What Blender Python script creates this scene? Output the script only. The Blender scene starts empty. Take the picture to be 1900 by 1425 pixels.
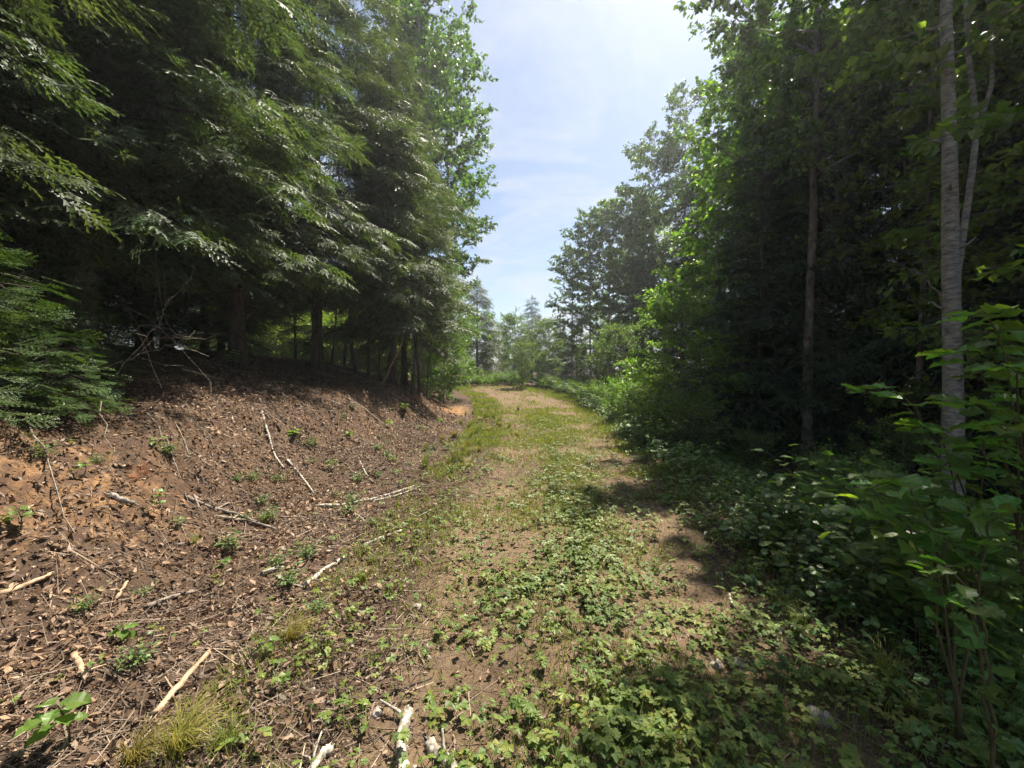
import bpy, math
import numpy as np
from mathutils import Vector

sc = bpy.context.scene
COL = sc.collection
RAD = math.radians

# ------------------------------------------------------------------ camera, sky, sun, exposure
FPX, PCX, PCY = 760.0, 950.0, 712.5            # focal length and centre in pixels of the 1900 x 1425 photograph
CAM_Z = 1.6
PITCH = math.atan(22.5 / FPX)                  # slightly downwards
cam_data = bpy.data.cameras.new('camera')
cam_data.sensor_width = 36.0
cam_data.lens = 36.0 * FPX / 1900.0
cam_data.clip_start = 0.05
cam_data.clip_end = 2000.0
cam = bpy.data.objects.new('camera', cam_data)
COL.objects.link(cam)
cam.location = (0, 0, CAM_Z)
cam.rotation_euler = (RAD(90) - PITCH, 0, 0)
sc.camera = cam

SUN_AZ, SUN_EL = RAD(37), RAD(61)              # azimuth clockwise from the viewing direction (+Y)
SUN_DIR = Vector((math.sin(SUN_AZ) * math.cos(SUN_EL), math.cos(SUN_AZ) * math.cos(SUN_EL), math.sin(SUN_EL)))
sun_data = bpy.data.lights.new('sun', 'SUN')
sun_data.energy = 5.0
sun_data.angle = RAD(0.55)
sun_data.color = (1.0, 0.915, 0.77)
sun = bpy.data.objects.new('sun', sun_data)
COL.objects.link(sun)
sun.rotation_euler = (-SUN_DIR).to_track_quat('-Z', 'Y').to_euler()
sun.location = SUN_DIR * 60

world = bpy.data.worlds.new('World')
sc.world = world
world.use_nodes = True
wn, wl = world.node_tree.nodes, world.node_tree.links
wn.clear()
w_out = wn.new('ShaderNodeOutputWorld')
w_bg = wn.new('ShaderNodeBackground')
w_bg.inputs['Strength'].default_value = 0.056
w_sky = wn.new('ShaderNodeTexSky')
w_sky.sky_type = 'NISHITA'
w_sky.sun_disc = False
w_sky.sun_elevation = SUN_EL
w_sky.sun_rotation = SUN_AZ
w_sky.air_density = 1.0
w_sky.dust_density = 1.2
w_sky.ozone_density = 1.5
# thin high cloud: noise on the plane of the cloud deck, the same over the whole sky
w_tc = wn.new('ShaderNodeTexCoord')
w_sep = wn.new('ShaderNodeSeparateXYZ'); wl.new(w_tc.outputs['Generated'], w_sep.inputs[0])
w_z = wn.new('ShaderNodeMath'); w_z.operation = 'MAXIMUM'; w_z.inputs[1].default_value = 0.03
wl.new(w_sep.outputs['Z'], w_z.inputs[0])
w_z2 = wn.new('ShaderNodeMath'); w_z2.operation = 'ADD'; w_z2.inputs[1].default_value = 0.12
wl.new(w_z.outputs[0], w_z2.inputs[0])
w_dx = wn.new('ShaderNodeMath'); w_dx.operation = 'DIVIDE'
w_dy = wn.new('ShaderNodeMath'); w_dy.operation = 'DIVIDE'
wl.new(w_sep.outputs['X'], w_dx.inputs[0]); wl.new(w_z2.outputs[0], w_dx.inputs[1])
wl.new(w_sep.outputs['Y'], w_dy.inputs[0]); wl.new(w_z2.outputs[0], w_dy.inputs[1])
w_cmb = wn.new('ShaderNodeCombineXYZ')
wl.new(w_dx.outputs[0], w_cmb.inputs[0]); wl.new(w_dy.outputs[0], w_cmb.inputs[1])
w_n1 = wn.new('ShaderNodeTexNoise'); w_n1.inputs['Scale'].default_value = 1.5
w_n1.inputs['Detail'].default_value = 9.0; w_n1.inputs['Roughness'].default_value = 0.55
w_n1.inputs['Distortion'].default_value = 0.8
wl.new(w_cmb.outputs[0], w_n1.inputs['Vector'])
w_n2 = wn.new('ShaderNodeTexNoise'); w_n2.inputs['Scale'].default_value = 17.0
w_n2.inputs['Detail'].default_value = 3.0
wl.new(w_cmb.outputs[0], w_n2.inputs['Vector'])
w_mx = wn.new('ShaderNodeMath'); w_mx.operation = 'MULTIPLY_ADD'; w_mx.inputs[1].default_value = 0.10
wl.new(w_n2.outputs['Fac'], w_mx.inputs[0]); wl.new(w_n1.outputs['Fac'], w_mx.inputs[2])
w_rmp = wn.new('ShaderNodeMapRange')
w_rmp.inputs['From Min'].default_value = 0.50; w_rmp.inputs['From Max'].default_value = 0.76
w_rmp.inputs['To Min'].default_value = 0.0; w_rmp.inputs['To Max'].default_value = 1.0
wl.new(w_mx.outputs[0], w_rmp.inputs['Value'])
w_mix = wn.new('ShaderNodeMix'); w_mix.data_type = 'RGBA'
wl.new(w_rmp.outputs[0], w_mix.inputs[0])
wl.new(w_sky.outputs['Color'], w_mix.inputs[6])
w_mix.inputs[7].default_value = (4.9, 5.2, 5.6, 1)
wl.new(w_mix.outputs[2], w_bg.inputs['Color'])
wl.new(w_bg.outputs[0], w_out.inputs[0])

sc.view_settings.view_transform = 'Standard'
sc.view_settings.look = 'None'
sc.view_settings.gamma = 1.0
sc.view_settings.exposure = 1.5
sc.view_settings.use_curve_mapping = False
sc.render.engine = 'CYCLES'
cy = sc.cycles
cy.max_bounces = 5; cy.diffuse_bounces = 3; cy.glossy_bounces = 1; cy.transmission_bounces = 3
cy.use_adaptive_sampling = True; cy.adaptive_threshold = 0.02
cy.transparent_max_bounces = 4
cy.volume_bounces = 0
GLARE_DENSITY = 0.0014  # density of the added air volume that imitates lens glare
cy.use_light_tree = False
cy.sample_clamp_indirect = 6.0
cy.use_denoising = True

# ------------------------------------------------------------------ numeric helpers
RNG = np.random.default_rng(7)

def norm(a):
    a = np.asarray(a, float)
    return a / np.maximum(np.linalg.norm(a, axis=-1, keepdims=True), 1e-9)

def sstep(a, b, x):
    t = np.clip((np.asarray(x, float) - a) / (b - a), 0, 1)
    return t * t * (3 - 2 * t)

def _hash(ix, iy, seed):
    n = (ix.astype(np.int64) * 374761393 + iy.astype(np.int64) * 668265263 + seed * 2147483647) & 0x7fffffff
    n = ((n ^ (n >> 13)) * 1274126177) & 0x7fffffff
    n = n ^ (n >> 16)
    return (n & 0xffff) / 65535.0

def vnoise(x, y, seed=0):
    x = np.asarray(x, float); y = np.asarray(y, float)
    ix = np.floor(x); iy = np.floor(y)
    fx = x - ix; fy = y - iy
    ux = fx * fx * (3 - 2 * fx); uy = fy * fy * (3 - 2 * fy)
    a = _hash(ix, iy, seed); b = _hash(ix + 1, iy, seed); c = _hash(ix, iy + 1, seed); d = _hash(ix + 1, iy + 1, seed)
    return (a * (1 - ux) + b * ux) * (1 - uy) + (c * (1 - ux) + d * ux) * uy

def fbm(x, y, seed=0, octs=4, gain=0.5):
    s = 0; a = 1; t = 0
    for o in range(octs):
        s = s + a * vnoise(x * 2 ** o + 17.3 * o, y * 2 ** o - 9.1 * o, seed + o); t += a; a *= gain
    return s / t * 2 - 1

# ------------------------------------------------------------------ terrain
_yk = [-60, 1.6, 4, 6, 11, 15, 19, 23, 27, 33, 40, 60, 400]
_xlk = [-0.9, -0.85, -0.85, -0.68, -0.38, -0.48, -0.90, -1.8, -3.9, -8, -14, -30, -250]
_xrk = [1.75, 1.7, 1.9, 2.0, 2.8, 3.05, 2.75, 1.9, 0.3, -3, -8.5, -24, -244]
_yy = np.arange(-60, 401, 0.25)
_ker = np.ones(17) / 17
def _smooth(k):
    v = np.interp(_yy, _yk, k)
    return np.convolve(np.pad(v, 8, mode='edge'), _ker, 'valid')
_XL, _XR = _smooth(_xlk), _smooth(_xrk)
def xl(y): return np.interp(y, _yy, _XL)
def xr(y): return np.interp(y, _yy, _XR)

def bankf(y):
    return 1.0 - 0.72 * sstep(13.5, 20, y) - 0.2 * sstep(20, 27, y)

def h(x, y):
    x = np.asarray(x, float); y = np.asarray(y, float)
    s = xl(y) - x + 0.35 * fbm(y * 0.45, y * 0 + 3.3, 5, 2)
    cut = 2.45 + 0.35 * fbm(y * 0.7, y * 0 + 1.3, 9, 2)
    prof = 0.15 * sstep(0.1, 2.4, s) * np.minimum(s, 3) * 0.9 + 0.72 * sstep(cut - 0.65, cut + 0.95, s) \
        + 0.85 * sstep(cut + 0.6, cut + 3.8, s) + 0.35 * sstep(6, 11, s)
    z = prof * bankf(y)
    s2 = x - xr(y)
    z = z - 0.5 * sstep(0.4, 3.2, s2) * (1 - 0.6 * sstep(14, 24, y))
    z = z + 0.8 * sstep(13, 32, y) + 0.012 * np.maximum(y - 32, 0)
    c = (xl(y) + xr(y)) / 2
    w = (xr(y) - xl(y)) / 2
    z = z - 0.045 * (np.exp(-((x - c + 0.55 * w) / 0.28) ** 2) + np.exp(-((x - c - 0.5 * w) / 0.28) ** 2))
    off = sstep(0.0, 1.2, np.maximum(s, s2))
    steep = np.exp(-((s - cut - 0.2) / 0.7) ** 2) * bankf(y)
    z = z + (0.025 + 0.10 * off) * fbm(x * 0.7, y * 0.7, 21, 3)
    z = z + (0.012 + 0.02 * off + 0.09 * steep) * fbm(x * 4, y * 4, 33, 3)
    z = z + (0.006 + 0.006 * off + 0.035 * steep) * fbm(x * 14, y * 14, 44, 2)
    return z

def ray(px, py):
    d = np.array([px - PCX, 0, 0]) + FPX * np.array([0, math.cos(PITCH), -math.sin(PITCH)]) \
        + (PCY - py) * np.array([0, math.sin(PITCH), math.cos(PITCH)])
    return d / FPX

def at(px, py, dep=None):
    """point of the place seen at a pixel: on the ground, or at a given distance ahead"""
    d = ray(px, py)
    if dep is not None:
        return np.array([0, 0, CAM_Z]) + d * (dep / d[1])
    t = np.linspace(0.8, 60, 4000)
    P = np.array([0, 0, CAM_Z]) + t[:, None] * d
    below = np.nonzero(P[:, 2] <= h(P[:, 0], P[:, 1]))[0]
    i = below[0] if len(below) else len(t) - 1
    return P[i]

# ------------------------------------------------------------------ mesh helpers
def mesh(name, V, F, mat=None, smooth=False):
    V = np.ascontiguousarray(V, np.float32); F = np.ascontiguousarray(F, np.int32)
    me = bpy.data.meshes.new(name)
    me.vertices.add(len(V)); me.vertices.foreach_set('co', V.ravel())
    me.loops.add(F.size); me.loops.foreach_set('vertex_index', F.ravel())
    me.polygons.add(len(F))
    me.polygons.foreach_set('loop_start', np.arange(0, F.size, 3, dtype=np.int32))
    me.polygons.foreach_set('loop_total', np.full(len(F), 3, np.int32))
    me.polygons.foreach_set('use_smooth', np.full(len(F), bool(smooth)))
    me.update(calc_edges=True)
    if mat: me.materials.append(mat)
    return me

class Buf:
    def __init__(s): s.V = []; s.F = []; s.n = 0
    def add(s, VF):
        V, F = VF
        if len(V) == 0: return s
        s.V.append(np.asarray(V, float)); s.F.append(np.asarray(F, int) + s.n); s.n += len(V)
        return s
    def get(s):
        if not s.V: return np.zeros((0, 3)), np.zeros((0, 3), int)
        return np.concatenate(s.V), np.concatenate(s.F)
    def mesh(s, name, mat, smooth=False):
        V, F = s.get(); return mesh(name, V, F, mat, smooth)

def tube(P, R, sides=6, cap=True, jit=0.0, rng=None):
    P = np.asarray(P, float); R = np.asarray(R, float); n = len(P)
    T = norm(np.gradient(P, axis=0))
    ref = np.array([0.0, 0.0, 1.0]) if abs(T[0][2]) < 0.9 else np.array([1.0, 0, 0])
    A = norm(np.cross(T, ref)); B = np.cross(T, A)
    a = np.arange(sides) / sides * 2 * math.pi
    rr = R[:, None] * np.ones((n, sides))
    if jit and rng is not None: rr = rr * (1 + jit * rng.normal(size=(n, sides)))
    V = P[:, None] + rr[..., None] * (np.cos(a)[None, :, None] * A[:, None] + np.sin(a)[None, :, None] * B[:, None])
    V = V.reshape(-1, 3)
    i = np.arange(n - 1)[:, None] * sides; j = np.arange(sides)[None]; k = (j + 1) % sides
    q = [i + j, i + k, i + sides + k, i + sides + j]
    q = [b.ravel() for b in q]
    F = np.concatenate([np.stack([q[0], q[1], q[2]], 1), np.stack([q[0], q[2], q[3]], 1)])
    if cap:
        V = np.vstack([V, P[0], P[-1]])
        jj = np.arange(sides); kk = (jj + 1) % sides
        F = np.concatenate([F, np.stack([kk, jj, np.full(sides, n * sides)], 1),
                            np.stack([(n - 1) * sides + jj, (n - 1) * sides + kk, np.full(sides, n * sides + 1)], 1)])
    return V, F

def sticks(P0, P1, r0, r1):
    """many three-sided tapering twigs"""
    P0 = np.asarray(P0, float); P1 = np.asarray(P1, float); n = len(P0)
    if n == 0: return np.zeros((0, 3)), np.zeros((0, 3), int)
    T = norm(P1 - P0)
    ref = np.where(np.abs(T[:, 2:3]) < 0.9, np.array([[0, 0, 1.0]]), np.array([[1.0, 0, 0]]))
    A = norm(np.cross(T, ref)); B = np.cross(T, A)
    r0 = np.broadcast_to(r0, n)[:, None]; r1 = np.broadcast_to(r1, n)[:, None]
    vs = []
    for P, r in ((P0, r0), (P1, r1)):
        for k in range(3):
            an = k * 2 * math.pi / 3
            vs.append(P + r * (math.cos(an) * A + math.sin(an) * B))
    V = np.stack(vs, 1).reshape(-1, 3)
    f = np.array([[0, 1, 4], [0, 4, 3], [1, 2, 5], [1, 5, 4], [2, 0, 3], [2, 3, 5]])
    F = (np.arange(n)[:, None, None] * 6 + f[None]).reshape(-1, 3)
    return V, F

def frames(D, N):
    y = norm(D); x = norm(np.cross(y, N)); z = np.cross(x, y)
    return np.stack([x, y, z], -1)

def scatter(T, D, N, P, S):
    """copies of template T (grows along +Y, faces +Z) along directions D with normals N"""
    TV, TF = T
    P = np.asarray(P, float); n = len(P)
    if n == 0: return np.zeros((0, 3)), np.zeros((0, 3), int)
    R = frames(np.asarray(D, float), np.asarray(N, float))
    S = np.broadcast_to(np.asarray(S, float), n)
    V = np.einsum('nij,kj->nki', R, TV) * S[:, None, None] + P[:, None]
    F = np.arange(n)[:, None, None] * len(TV) + TF[None]
    return V.reshape(-1, 3), F.reshape(-1, 3)

# ------------------------------------------------------------------ leaf templates
def A(v, f): return np.array(v, float), np.array(f, int)

RHOMB = A([(0, 0, 0), (-.36, .42, .10), (0, 1, -.08), (.36, .42, .10), (0, .45, -.02)],
          [(0, 4, 1), (1, 4, 2), (0, 3, 4), (3, 2, 4)])
RHOMB2 = A([(0, 0, 0), (-.40, .45, .12), (0, 1, -.06), (.40, .45, .12)], [(0, 2, 1), (0, 3, 2)])
LEAF8 = A([(0, 0, 0), (-.26, .22, .05), (-.34, .5, .08), (-.18, .8, .03), (0, 1, -.10), (.18, .8, .03), (.34, .5, .08), (.26, .22, .05),
           (0, .25, 0), (0, .55, 0), (0, .8, -.03)],
          [(0, 8, 1), (1, 8, 2), (2, 8, 9), (2, 9, 3), (3, 9, 10), (3, 10, 4), (0, 7, 8), (7, 6, 8), (6, 9, 8), (6, 5, 9), (5, 10, 9), (5, 4, 10)])

def trifol():
    b = Buf()
    for an, s in ((0, 1.0), (1.35, .92), (-1.35, .92)):
        c, sn = math.cos(an), math.sin(an)
        V = LEAF8[0].copy(); V[:, 2] *= 1.3
        V[[1, 7], 0] = (-.25, .25); V[[2, 6], 0] = (-.42, .42); V[[3, 5], 0] = (-.33, .33); V[[3, 5], 1] = .86; V[4, 1] = .98
        V = V * s
        V = np.stack([V[:, 0] * c - V[:, 1] * sn, V[:, 0] * sn + V[:, 1] * c, V[:, 2] - 0.12 * V[:, 1]], 1)
        b.add((V, LEAF8[1]))
    return b.get()
TRIFOL = trifol()
def trifol_lo():
    b = Buf()
    for an in (0, 1.25, -1.25):
        c, sn = math.cos(an), math.sin(an); V = RHOMB[0] * np.array([1.4, 1, 1.2])
        b.add((np.stack([V[:, 0] * c - V[:, 1] * sn, V[:, 0] * sn + V[:, 1] * c, V[:, 2] - .12 * V[:, 1]], 1), RHOMB[1]))
    return b.get()
TRIFOL_LO = trifol_lo()

def pleated(seed, curl=0.25, ragged=0.0, wide=0.42):
    """a broad toothed leaf with pleats between its side veins"""
    r = np.random.default_rng(seed)
    n = 7
    ts = np.linspace(0, 1, n + 1)
    V = []; F = []
    for i, t in enumerate(ts):
        V.append((0, t, -curl * t * t - 0.02))
    rows = {-1: [], 1: []}
    for sgn in (-1, 1):
        for i in range(n):
            t = ts[i] + 0.5 / n
            w = wide * math.sin(math.pi * min(1, (t * 0.92 + 0.10))) ** 0.75
            w *= 1 + (0.10 if i % 2 else -0.08) + r.normal() * 0.05 - ragged * r.random() * 0.6
            e = t + 0.14 * (1 - t)
            rows[sgn].append(len(V)); V.append((sgn * w, e, -curl * e * e + (0.07 if i % 2 else 0.0) + 0.05 + r.normal() * 0.015))
    for sgn in (-1, 1):
        e = rows[sgn]
        def tri(a, b, c): F.append((a, b, c) if sgn > 0 else (a, c, b))
        for i in range(n):
            tri(i, e[i], i + 1)
            if i < n - 1: tri(e[i], e[i + 1], i + 1)
    return A(V, F)

def cedar_frond(seed, fingers, lobes, fw=0.030):
    """flat fan spray: a drooping axis with lobed fingers on both sides"""
    r = np.random.default_rng(seed)
    b = Buf()
    def finger(o, ang, L):
        d = np.array([math.sin(ang), math.cos(ang)]); p = np.array([d[1], -d[0]])
        V = []; F = []
        m = lobes
        bend = r.normal() * 0.10
        for i in range(m + 1):
            t = i / m
            c = o[:2] + d * L * t + p * bend * L * t * t
            V.append((c[0], c[1], o[2] - 0.16 * L * t * t - 0.12 * L * t))
        for sgn in (-1, 1):
            for i in range(m):
                t = (i + 0.85) / m
                w = fw * (1.0 - 0.55 * t) * (0.8 + 0.5 * r.random())
                c = o[:2] + d * L * (t + 0.5 / m) + p * (bend * L * t * t + sgn * w)
                k = len(V); V.append((c[0], c[1], o[2] - 0.16 * L * t * t - 0.12 * L * t - 0.006))
                F.append((i, i + 1, k) if sgn < 0 else (i, k, i + 1))
        b.add(A(V, F))
    for k in range(fingers):
        t = k / max(1, fingers - 1)
        y = 0.06 + 0.56 * t
        o = np.array([0.0, y, -0.10 * y * y])
        if k == fingers - 1: ang = r.normal() * 0.08; L = 0.40
        else:
            ang = (1 if k % 2 else -1) * (0.95 - 0.40 * t + r.normal() * 0.10); L = 0.40 * (1 - 0.35 * t) * (0.75 + 0.5 * r.random())
        finger(o, ang, L)
    V = [(-.006, 0, 0), (.006, 0, 0), (0, .62, -.05)]
    b.add(A(V, [(0, 1, 2)]))
    return b.get()

def fir_spray(seed, shoots, needles, nl=0.05):
    """flat fir twig: side shoots combed with needles"""
    r = np.random.default_rng(seed)
    V = []; F = []
    def shoot(o, ang, L, m):
        d = np.array([math.sin(ang), math.cos(ang), -0.06]); p = np.array([d[1], -d[0], 0])
        for i in range(m):
            t = (i + 0.3) / m
            for sgn in (-1, 1):
                base = o + d * L * t
                q = base + p * sgn * nl * (0.9 + 0.3 * r.random()) + d * nl * 0.55 + np.array([0, 0, 0.012 * r.normal() + 0.008])
                k = len(V)
                V.extend([tuple(base - d * L * 0.40 / m), tuple(base + d * L * 0.40 / m), tuple(q)])
                F.append((k, k + 1, k + 2) if sgn < 0 else (k, k + 2, k + 1))
        k = len(V)
        V.extend([tuple(o - p * .005), tuple(o + p * .005), tuple(o + d * L)]); F.append((k, k + 1, k + 2))
    shoot(np.zeros(3), 0, 1.0, needles * 2)
    for k in range(shoots):
        t = 0.12 + 0.72 * k / shoots
        shoot(np.array([0, t, -0.06 * t]), (1 if k % 2 else -1) * (0.85 + r.normal() * 0.08), 0.48 * (1 - 0.6 * t) + 0.08, max(3, int(needles * (1 - 0.55 * t))))
    return A(V, F)

FROND_HI = [cedar_frond(s, 7, 3, .085) for s in (1, 2, 7, 10)]
FROND_MID = [cedar_frond(s, 6, 2, 0.095) for s in (3, 4, 11)]
FROND_LO = [cedar_frond(s, 5, 2, 0.10) for s in (5, 6)]
FROND_SPR = [cedar_frond(s, 8, 2, 0.060) for s in (8, 9)]
FIR_HI = fir_spray(1, 8, 8, .055)
FIR_LO = fir_spray(2, 7, 4, 0.075)

# ------------------------------------------------------------------ materials
def new_mat(name):
    m = bpy.data.materials.new(name); m.use_nodes = True
    nt = m.node_tree; nt.nodes.clear()
    return m, nt.nodes, nt.links

def ramp(n, cols):
    r = n.new('ShaderNodeValToRGB'); e = r.color_ramp.elements
    while len(e) < len(cols): e.new(0.5)
    for i, c in enumerate(cols):
        e[i].position = i / (len(cols) - 1); e[i].color = (*c, 1)
    return r

def leaf_mat(name, cols, trans=0.35, tcol=(1.5, 1.6, 0.55), rough=0.45, spec=0.4, patch=1.2, objvar=0.12):
    m, n, l = new_mat(name)
    out = n.new('ShaderNodeOutputMaterial'); mix = n.new('ShaderNodeMixShader')
    bs = n.new('ShaderNodeBsdfPrincipled'); tr = n.new('ShaderNodeBsdfTranslucent')
    geo = n.new('ShaderNodeNewGeometry'); tc = n.new('ShaderNodeTexCoord'); oi = n.new('ShaderNodeObjectInfo')
    nz = n.new('ShaderNodeTexNoise'); nz.inputs['Scale'].default_value = patch; nz.inputs['Detail'].default_value = 2
    l.new(tc.outputs['Object'], nz.inputs['Vector'])
    ad = n.new('ShaderNodeMath'); ad.operation = 'MULTIPLY_ADD'; ad.inputs[1].default_value = 0.55
    l.new(geo.outputs['Random Per Island'], ad.inputs[0])
    sb = n.new('ShaderNodeMath'); sb.operation = 'MULTIPLY_ADD'; sb.inputs[1].default_value = 0.9; sb.inputs[2].default_value = -0.22
    l.new(nz.outputs['Fac'], sb.inputs[0]); l.new(sb.outputs[0], ad.inputs[2])
    rp = ramp(n, cols); l.new(ad.outputs[0], rp.inputs['Fac'])
    hs = n.new('ShaderNodeHueSaturation')
    mr = n.new('ShaderNodeMapRange'); mr.inputs['To Min'].default_value = 1 - objvar; mr.inputs['To Max'].default_value = 1 + objvar
    l.new(oi.outputs['Random'], mr.inputs['Value']); l.new(mr.outputs[0], hs.inputs['Value'])
    mh = n.new('ShaderNodeMapRange'); mh.inputs['To Min'].default_value = 0.5 - objvar * 0.10; mh.inputs['To Max'].default_value = 0.5 + objvar * 0.10
    l.new(oi.outputs['Random'], mh.inputs['Value']); l.new(mh.outputs[0], hs.inputs['Hue'])
    l.new(rp.outputs[0], hs.inputs['Color'])
    l.new(hs.outputs[0], bs.inputs['Base Color'])
    bs.inputs['Roughness'].default_value = rough; bs.inputs['Specular IOR Level'].default_value = spec
    vm = n.new('ShaderNodeVectorMath'); vm.operation = 'MULTIPLY'; vm.inputs[1].default_value = tcol
    l.new(hs.outputs[0], vm.inputs[0]); l.new(vm.outputs[0], tr.inputs['Color'])
    mix.inputs[0].default_value = trans
    l.new(bs.outputs[0], mix.inputs[1]); l.new(tr.outputs[0], mix.inputs[2]); l.new(mix.outputs[0], out.inputs[0])
    return m

def solid_mat(name, cols, scale=(1, 1, 1), nscale=6.0, detail=5, rough=0.85, bump=0.3, bdist=0.02, island=0.0, spec=0.3, contrast=(0.3, 0.7)):
    """noise-coloured rough surface; scale stretches the noise (bark grain)"""
    m, n, l = new_mat(name)
    out = n.new('ShaderNodeOutputMaterial'); bs = n.new('ShaderNodeBsdfPrincipled')
    tc = n.new('ShaderNodeTexCoord'); mp = n.new('ShaderNodeMapping'); mp.inputs['Scale'].default_value = scale
    l.new(tc.outputs['Object'], mp.inputs['Vector'])
    nz = n.new('ShaderNodeTexNoise'); nz.inputs['Scale'].default_value = nscale; nz.inputs['Detail'].default_value = detail
    nz.inputs['Roughness'].default_value = 0.65
    l.new(mp.outputs[0], nz.inputs['Vector'])
    mr = n.new('ShaderNodeMapRange'); mr.inputs['From Min'].default_value = contrast[0]; mr.inputs['From Max'].default_value = contrast[1]
    l.new(nz.outputs['Fac'], mr.inputs['Value'])
    src = mr.outputs[0]
    if island:
        geo = n.new('ShaderNodeNewGeometry')
        mm = n.new('ShaderNodeMix'); mm.inputs[0].default_value = island
        l.new(src, mm.inputs[2]); l.new(geo.outputs['Random Per Island'], mm.inputs[3]); src = mm.outputs[0]
    rp = ramp(n, cols); l.new(src, rp.inputs['Fac'])
    l.new(rp.outputs[0], bs.inputs['Base Color'])
    bs.inputs['Roughness'].default_value = rough; bs.inputs['Specular IOR Level'].default_value = spec
    if bump:
        bp = n.new('ShaderNodeBump'); bp.inputs['Strength'].default_value = bump; bp.inputs['Distance'].default_value = bdist
        l.new(nz.outputs['Fac'], bp.inputs['Height']); l.new(bp.outputs[0], bs.inputs['Normal'])
    l.new(bs.outputs[0], out.inputs[0])
    return m

M = {}
M['cedar'] = leaf_mat('cedar_leaf', [(0.024, 0.044, 0.022), (0.052, 0.084, 0.040), (0.085, 0.118, 0.056), (0.13, 0.155, 0.066)], 0.34, (1.4, 1.5, .5), 0.5, 0.32)
M['fir'] = leaf_mat('fir_needle', [(0.024, 0.046, 0.016), (0.052, 0.090, 0.026), (0.10, 0.145, 0.038)], 0.3, (1.4, 1.5, .5), 0.45, 0.45)
M['spruce'] = leaf_mat('spruce_needle', [(0.017, 0.039, 0.021), (0.036, 0.068, 0.031), (0.065, 0.104, 0.042)], 0.15, (1.3, 1.4, .5), 0.5, 0.4)
M['aspen'] = leaf_mat('aspen_leaf', [(0.039, 0.081, 0.023), (0.072, 0.130, 0.034), (0.117, 0.189, 0.046)], 0.46, (1.5, 1.7, .5), 0.38, 0.5)
M['birch_leaf'] = leaf_mat('birch_leaf', [(0.046, 0.098, 0.023), (0.098, 0.169, 0.036), (0.156, 0.234, 0.047)], 0.42, (1.6, 1.7, .45), 0.42, 0.45)
M['maple'] = leaf_mat('sapling_leaf', [(0.046, 0.104, 0.023), (0.091, 0.169, 0.036), (0.150, 0.227, 0.046), (0.221, 0.247, 0.052)], 0.5, (1.5, 1.7, .4), 0.42, 0.45)
M['lime'] = leaf_mat('sunlit_clearing_leaf', [(.08, .14, .02), (.13, .20, .03), (.19, .24, .04)], 0.5, (1.5, 1.6, .4), 0.45, 0.4)
M['hazel'] = leaf_mat('hazel_leaf', [(0.052, 0.124, 0.039), (0.085, 0.176, 0.046), (0.130, 0.215, 0.044), (0.221, 0.221, 0.052)], 0.48, (1.5, 1.7, .4), 0.42, 0.45, 3.0, 0.3)
M['herb'] = leaf_mat('herb_leaf', [(0.039, 0.098, 0.033), (0.078, 0.156, 0.046), (0.130, 0.208, 0.049), (0.247, 0.221, 0.065)], 0.36, (1.5, 1.6, .45), 0.42, 0.45)
M['fern'] = leaf_mat('fern_leaf', [(.05, .11, .028), (.085, .15, .032), (.14, .19, .04)], 0.4, (1.5, 1.6, .45), 0.45, 0.45)
M['straw'] = leaf_mat('strawberry_leaf', [(.050, .090, .024), (.090, .145, .030), (.15, .195, .036), (.26, .23, .05)], 0.33, (1.4, 1.5, .4), 0.5, 0.35, 3.0)
M['grass'] = leaf_mat('grass_blade', [(.08, .12, .025), (.15, .19, .035), (.26, .25, .06)], 0.35, (1.4, 1.4, .4), 0.5, 0.35, 2.0)
M['drygrass'] = leaf_mat('dry_grass_blade', [(.14, .15, .03), (.24, .22, .05), (.34, .28, .10)], 0.35, (1.3, 1.2, .5), 0.5, 0.35, 2.0)
M['deadorange'] = leaf_mat('rust_dead_needle', [(.22, .06, .02), (.34, .11, .03), (.45, .18, .06)], 0.3, (1.3, 1.0, .6), 0.6, 0.3)
M['litter'] = leaf_mat('dead_leaf', [(.034, .022, .014), (.098, .062, .038), (.215, .140, .085), (.50, .355, .225)], 0.12, (1.3, 1.0, .7), 0.55, 0.35, 0.8)
M['twig'] = solid_mat('dead_twig', [(.05, .035, .025), (.16, .115, .085), (.34, .27, .20)], island=0.75, bump=0)
M['bark'] = solid_mat('dark_bark', [(.020, .016, .013), (.060, .046, .036), (.115, .095, .078)], (1, 1, .22), 14, 6, 0.9, 0.6, 0.02)
M['bark_grey'] = solid_mat('grey_bark', [(.06, .05, .042), (.15, .13, .11), (.28, .255, .225)], (1, 1, .5), 10, 6, 0.85, 0.5, 0.012)
M['bark_aspen'] = solid_mat('aspen_bark', [(.05, .042, .034), (.22, .195, .165), (.37, .34, .295)], (.35, .35, 2.2), 9, 6, 0.75, 0.4, 0.008, contrast=(.28, .52))
M['bark_birch'] = solid_mat('pale_birch_bark', [(.05, .045, .04), (.20, .185, .165), (.33, .31, .28)], (1.0, 1.0, 2.6), 11, 7, 0.75, 0.35, 0.004, contrast=(.30, .66))
M['wood_white'] = solid_mat('birch_stick_bark', [(.045, .037, .03), (.27, .235, .195), (.52, .47, .40)], (1, 1, 1), 26, 6, 0.8, 0.6, 0.006, contrast=(.36, .62))
M['wood_tan'] = solid_mat('bare_dead_wood', [(.14, .085, .05), (.36, .25, .16), (.50, .38, .26)], (1, 1, 1), 20, 6, 0.85, 0.5, 0.006)
M['wood_grey'] = solid_mat('weathered_wood', [(.06, .05, .042), (.20, .165, .13), (.34, .29, .24)], (1, 1, 1), 20, 6, 0.85, 0.5, 0.006)
M['stone'] = solid_mat('field_stone', [(.16, .13, .105), (.29, .25, .21), (.40, .36, .31)], (1, 1, 1), 16, 6, 0.85, 0.4, 0.01)
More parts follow.
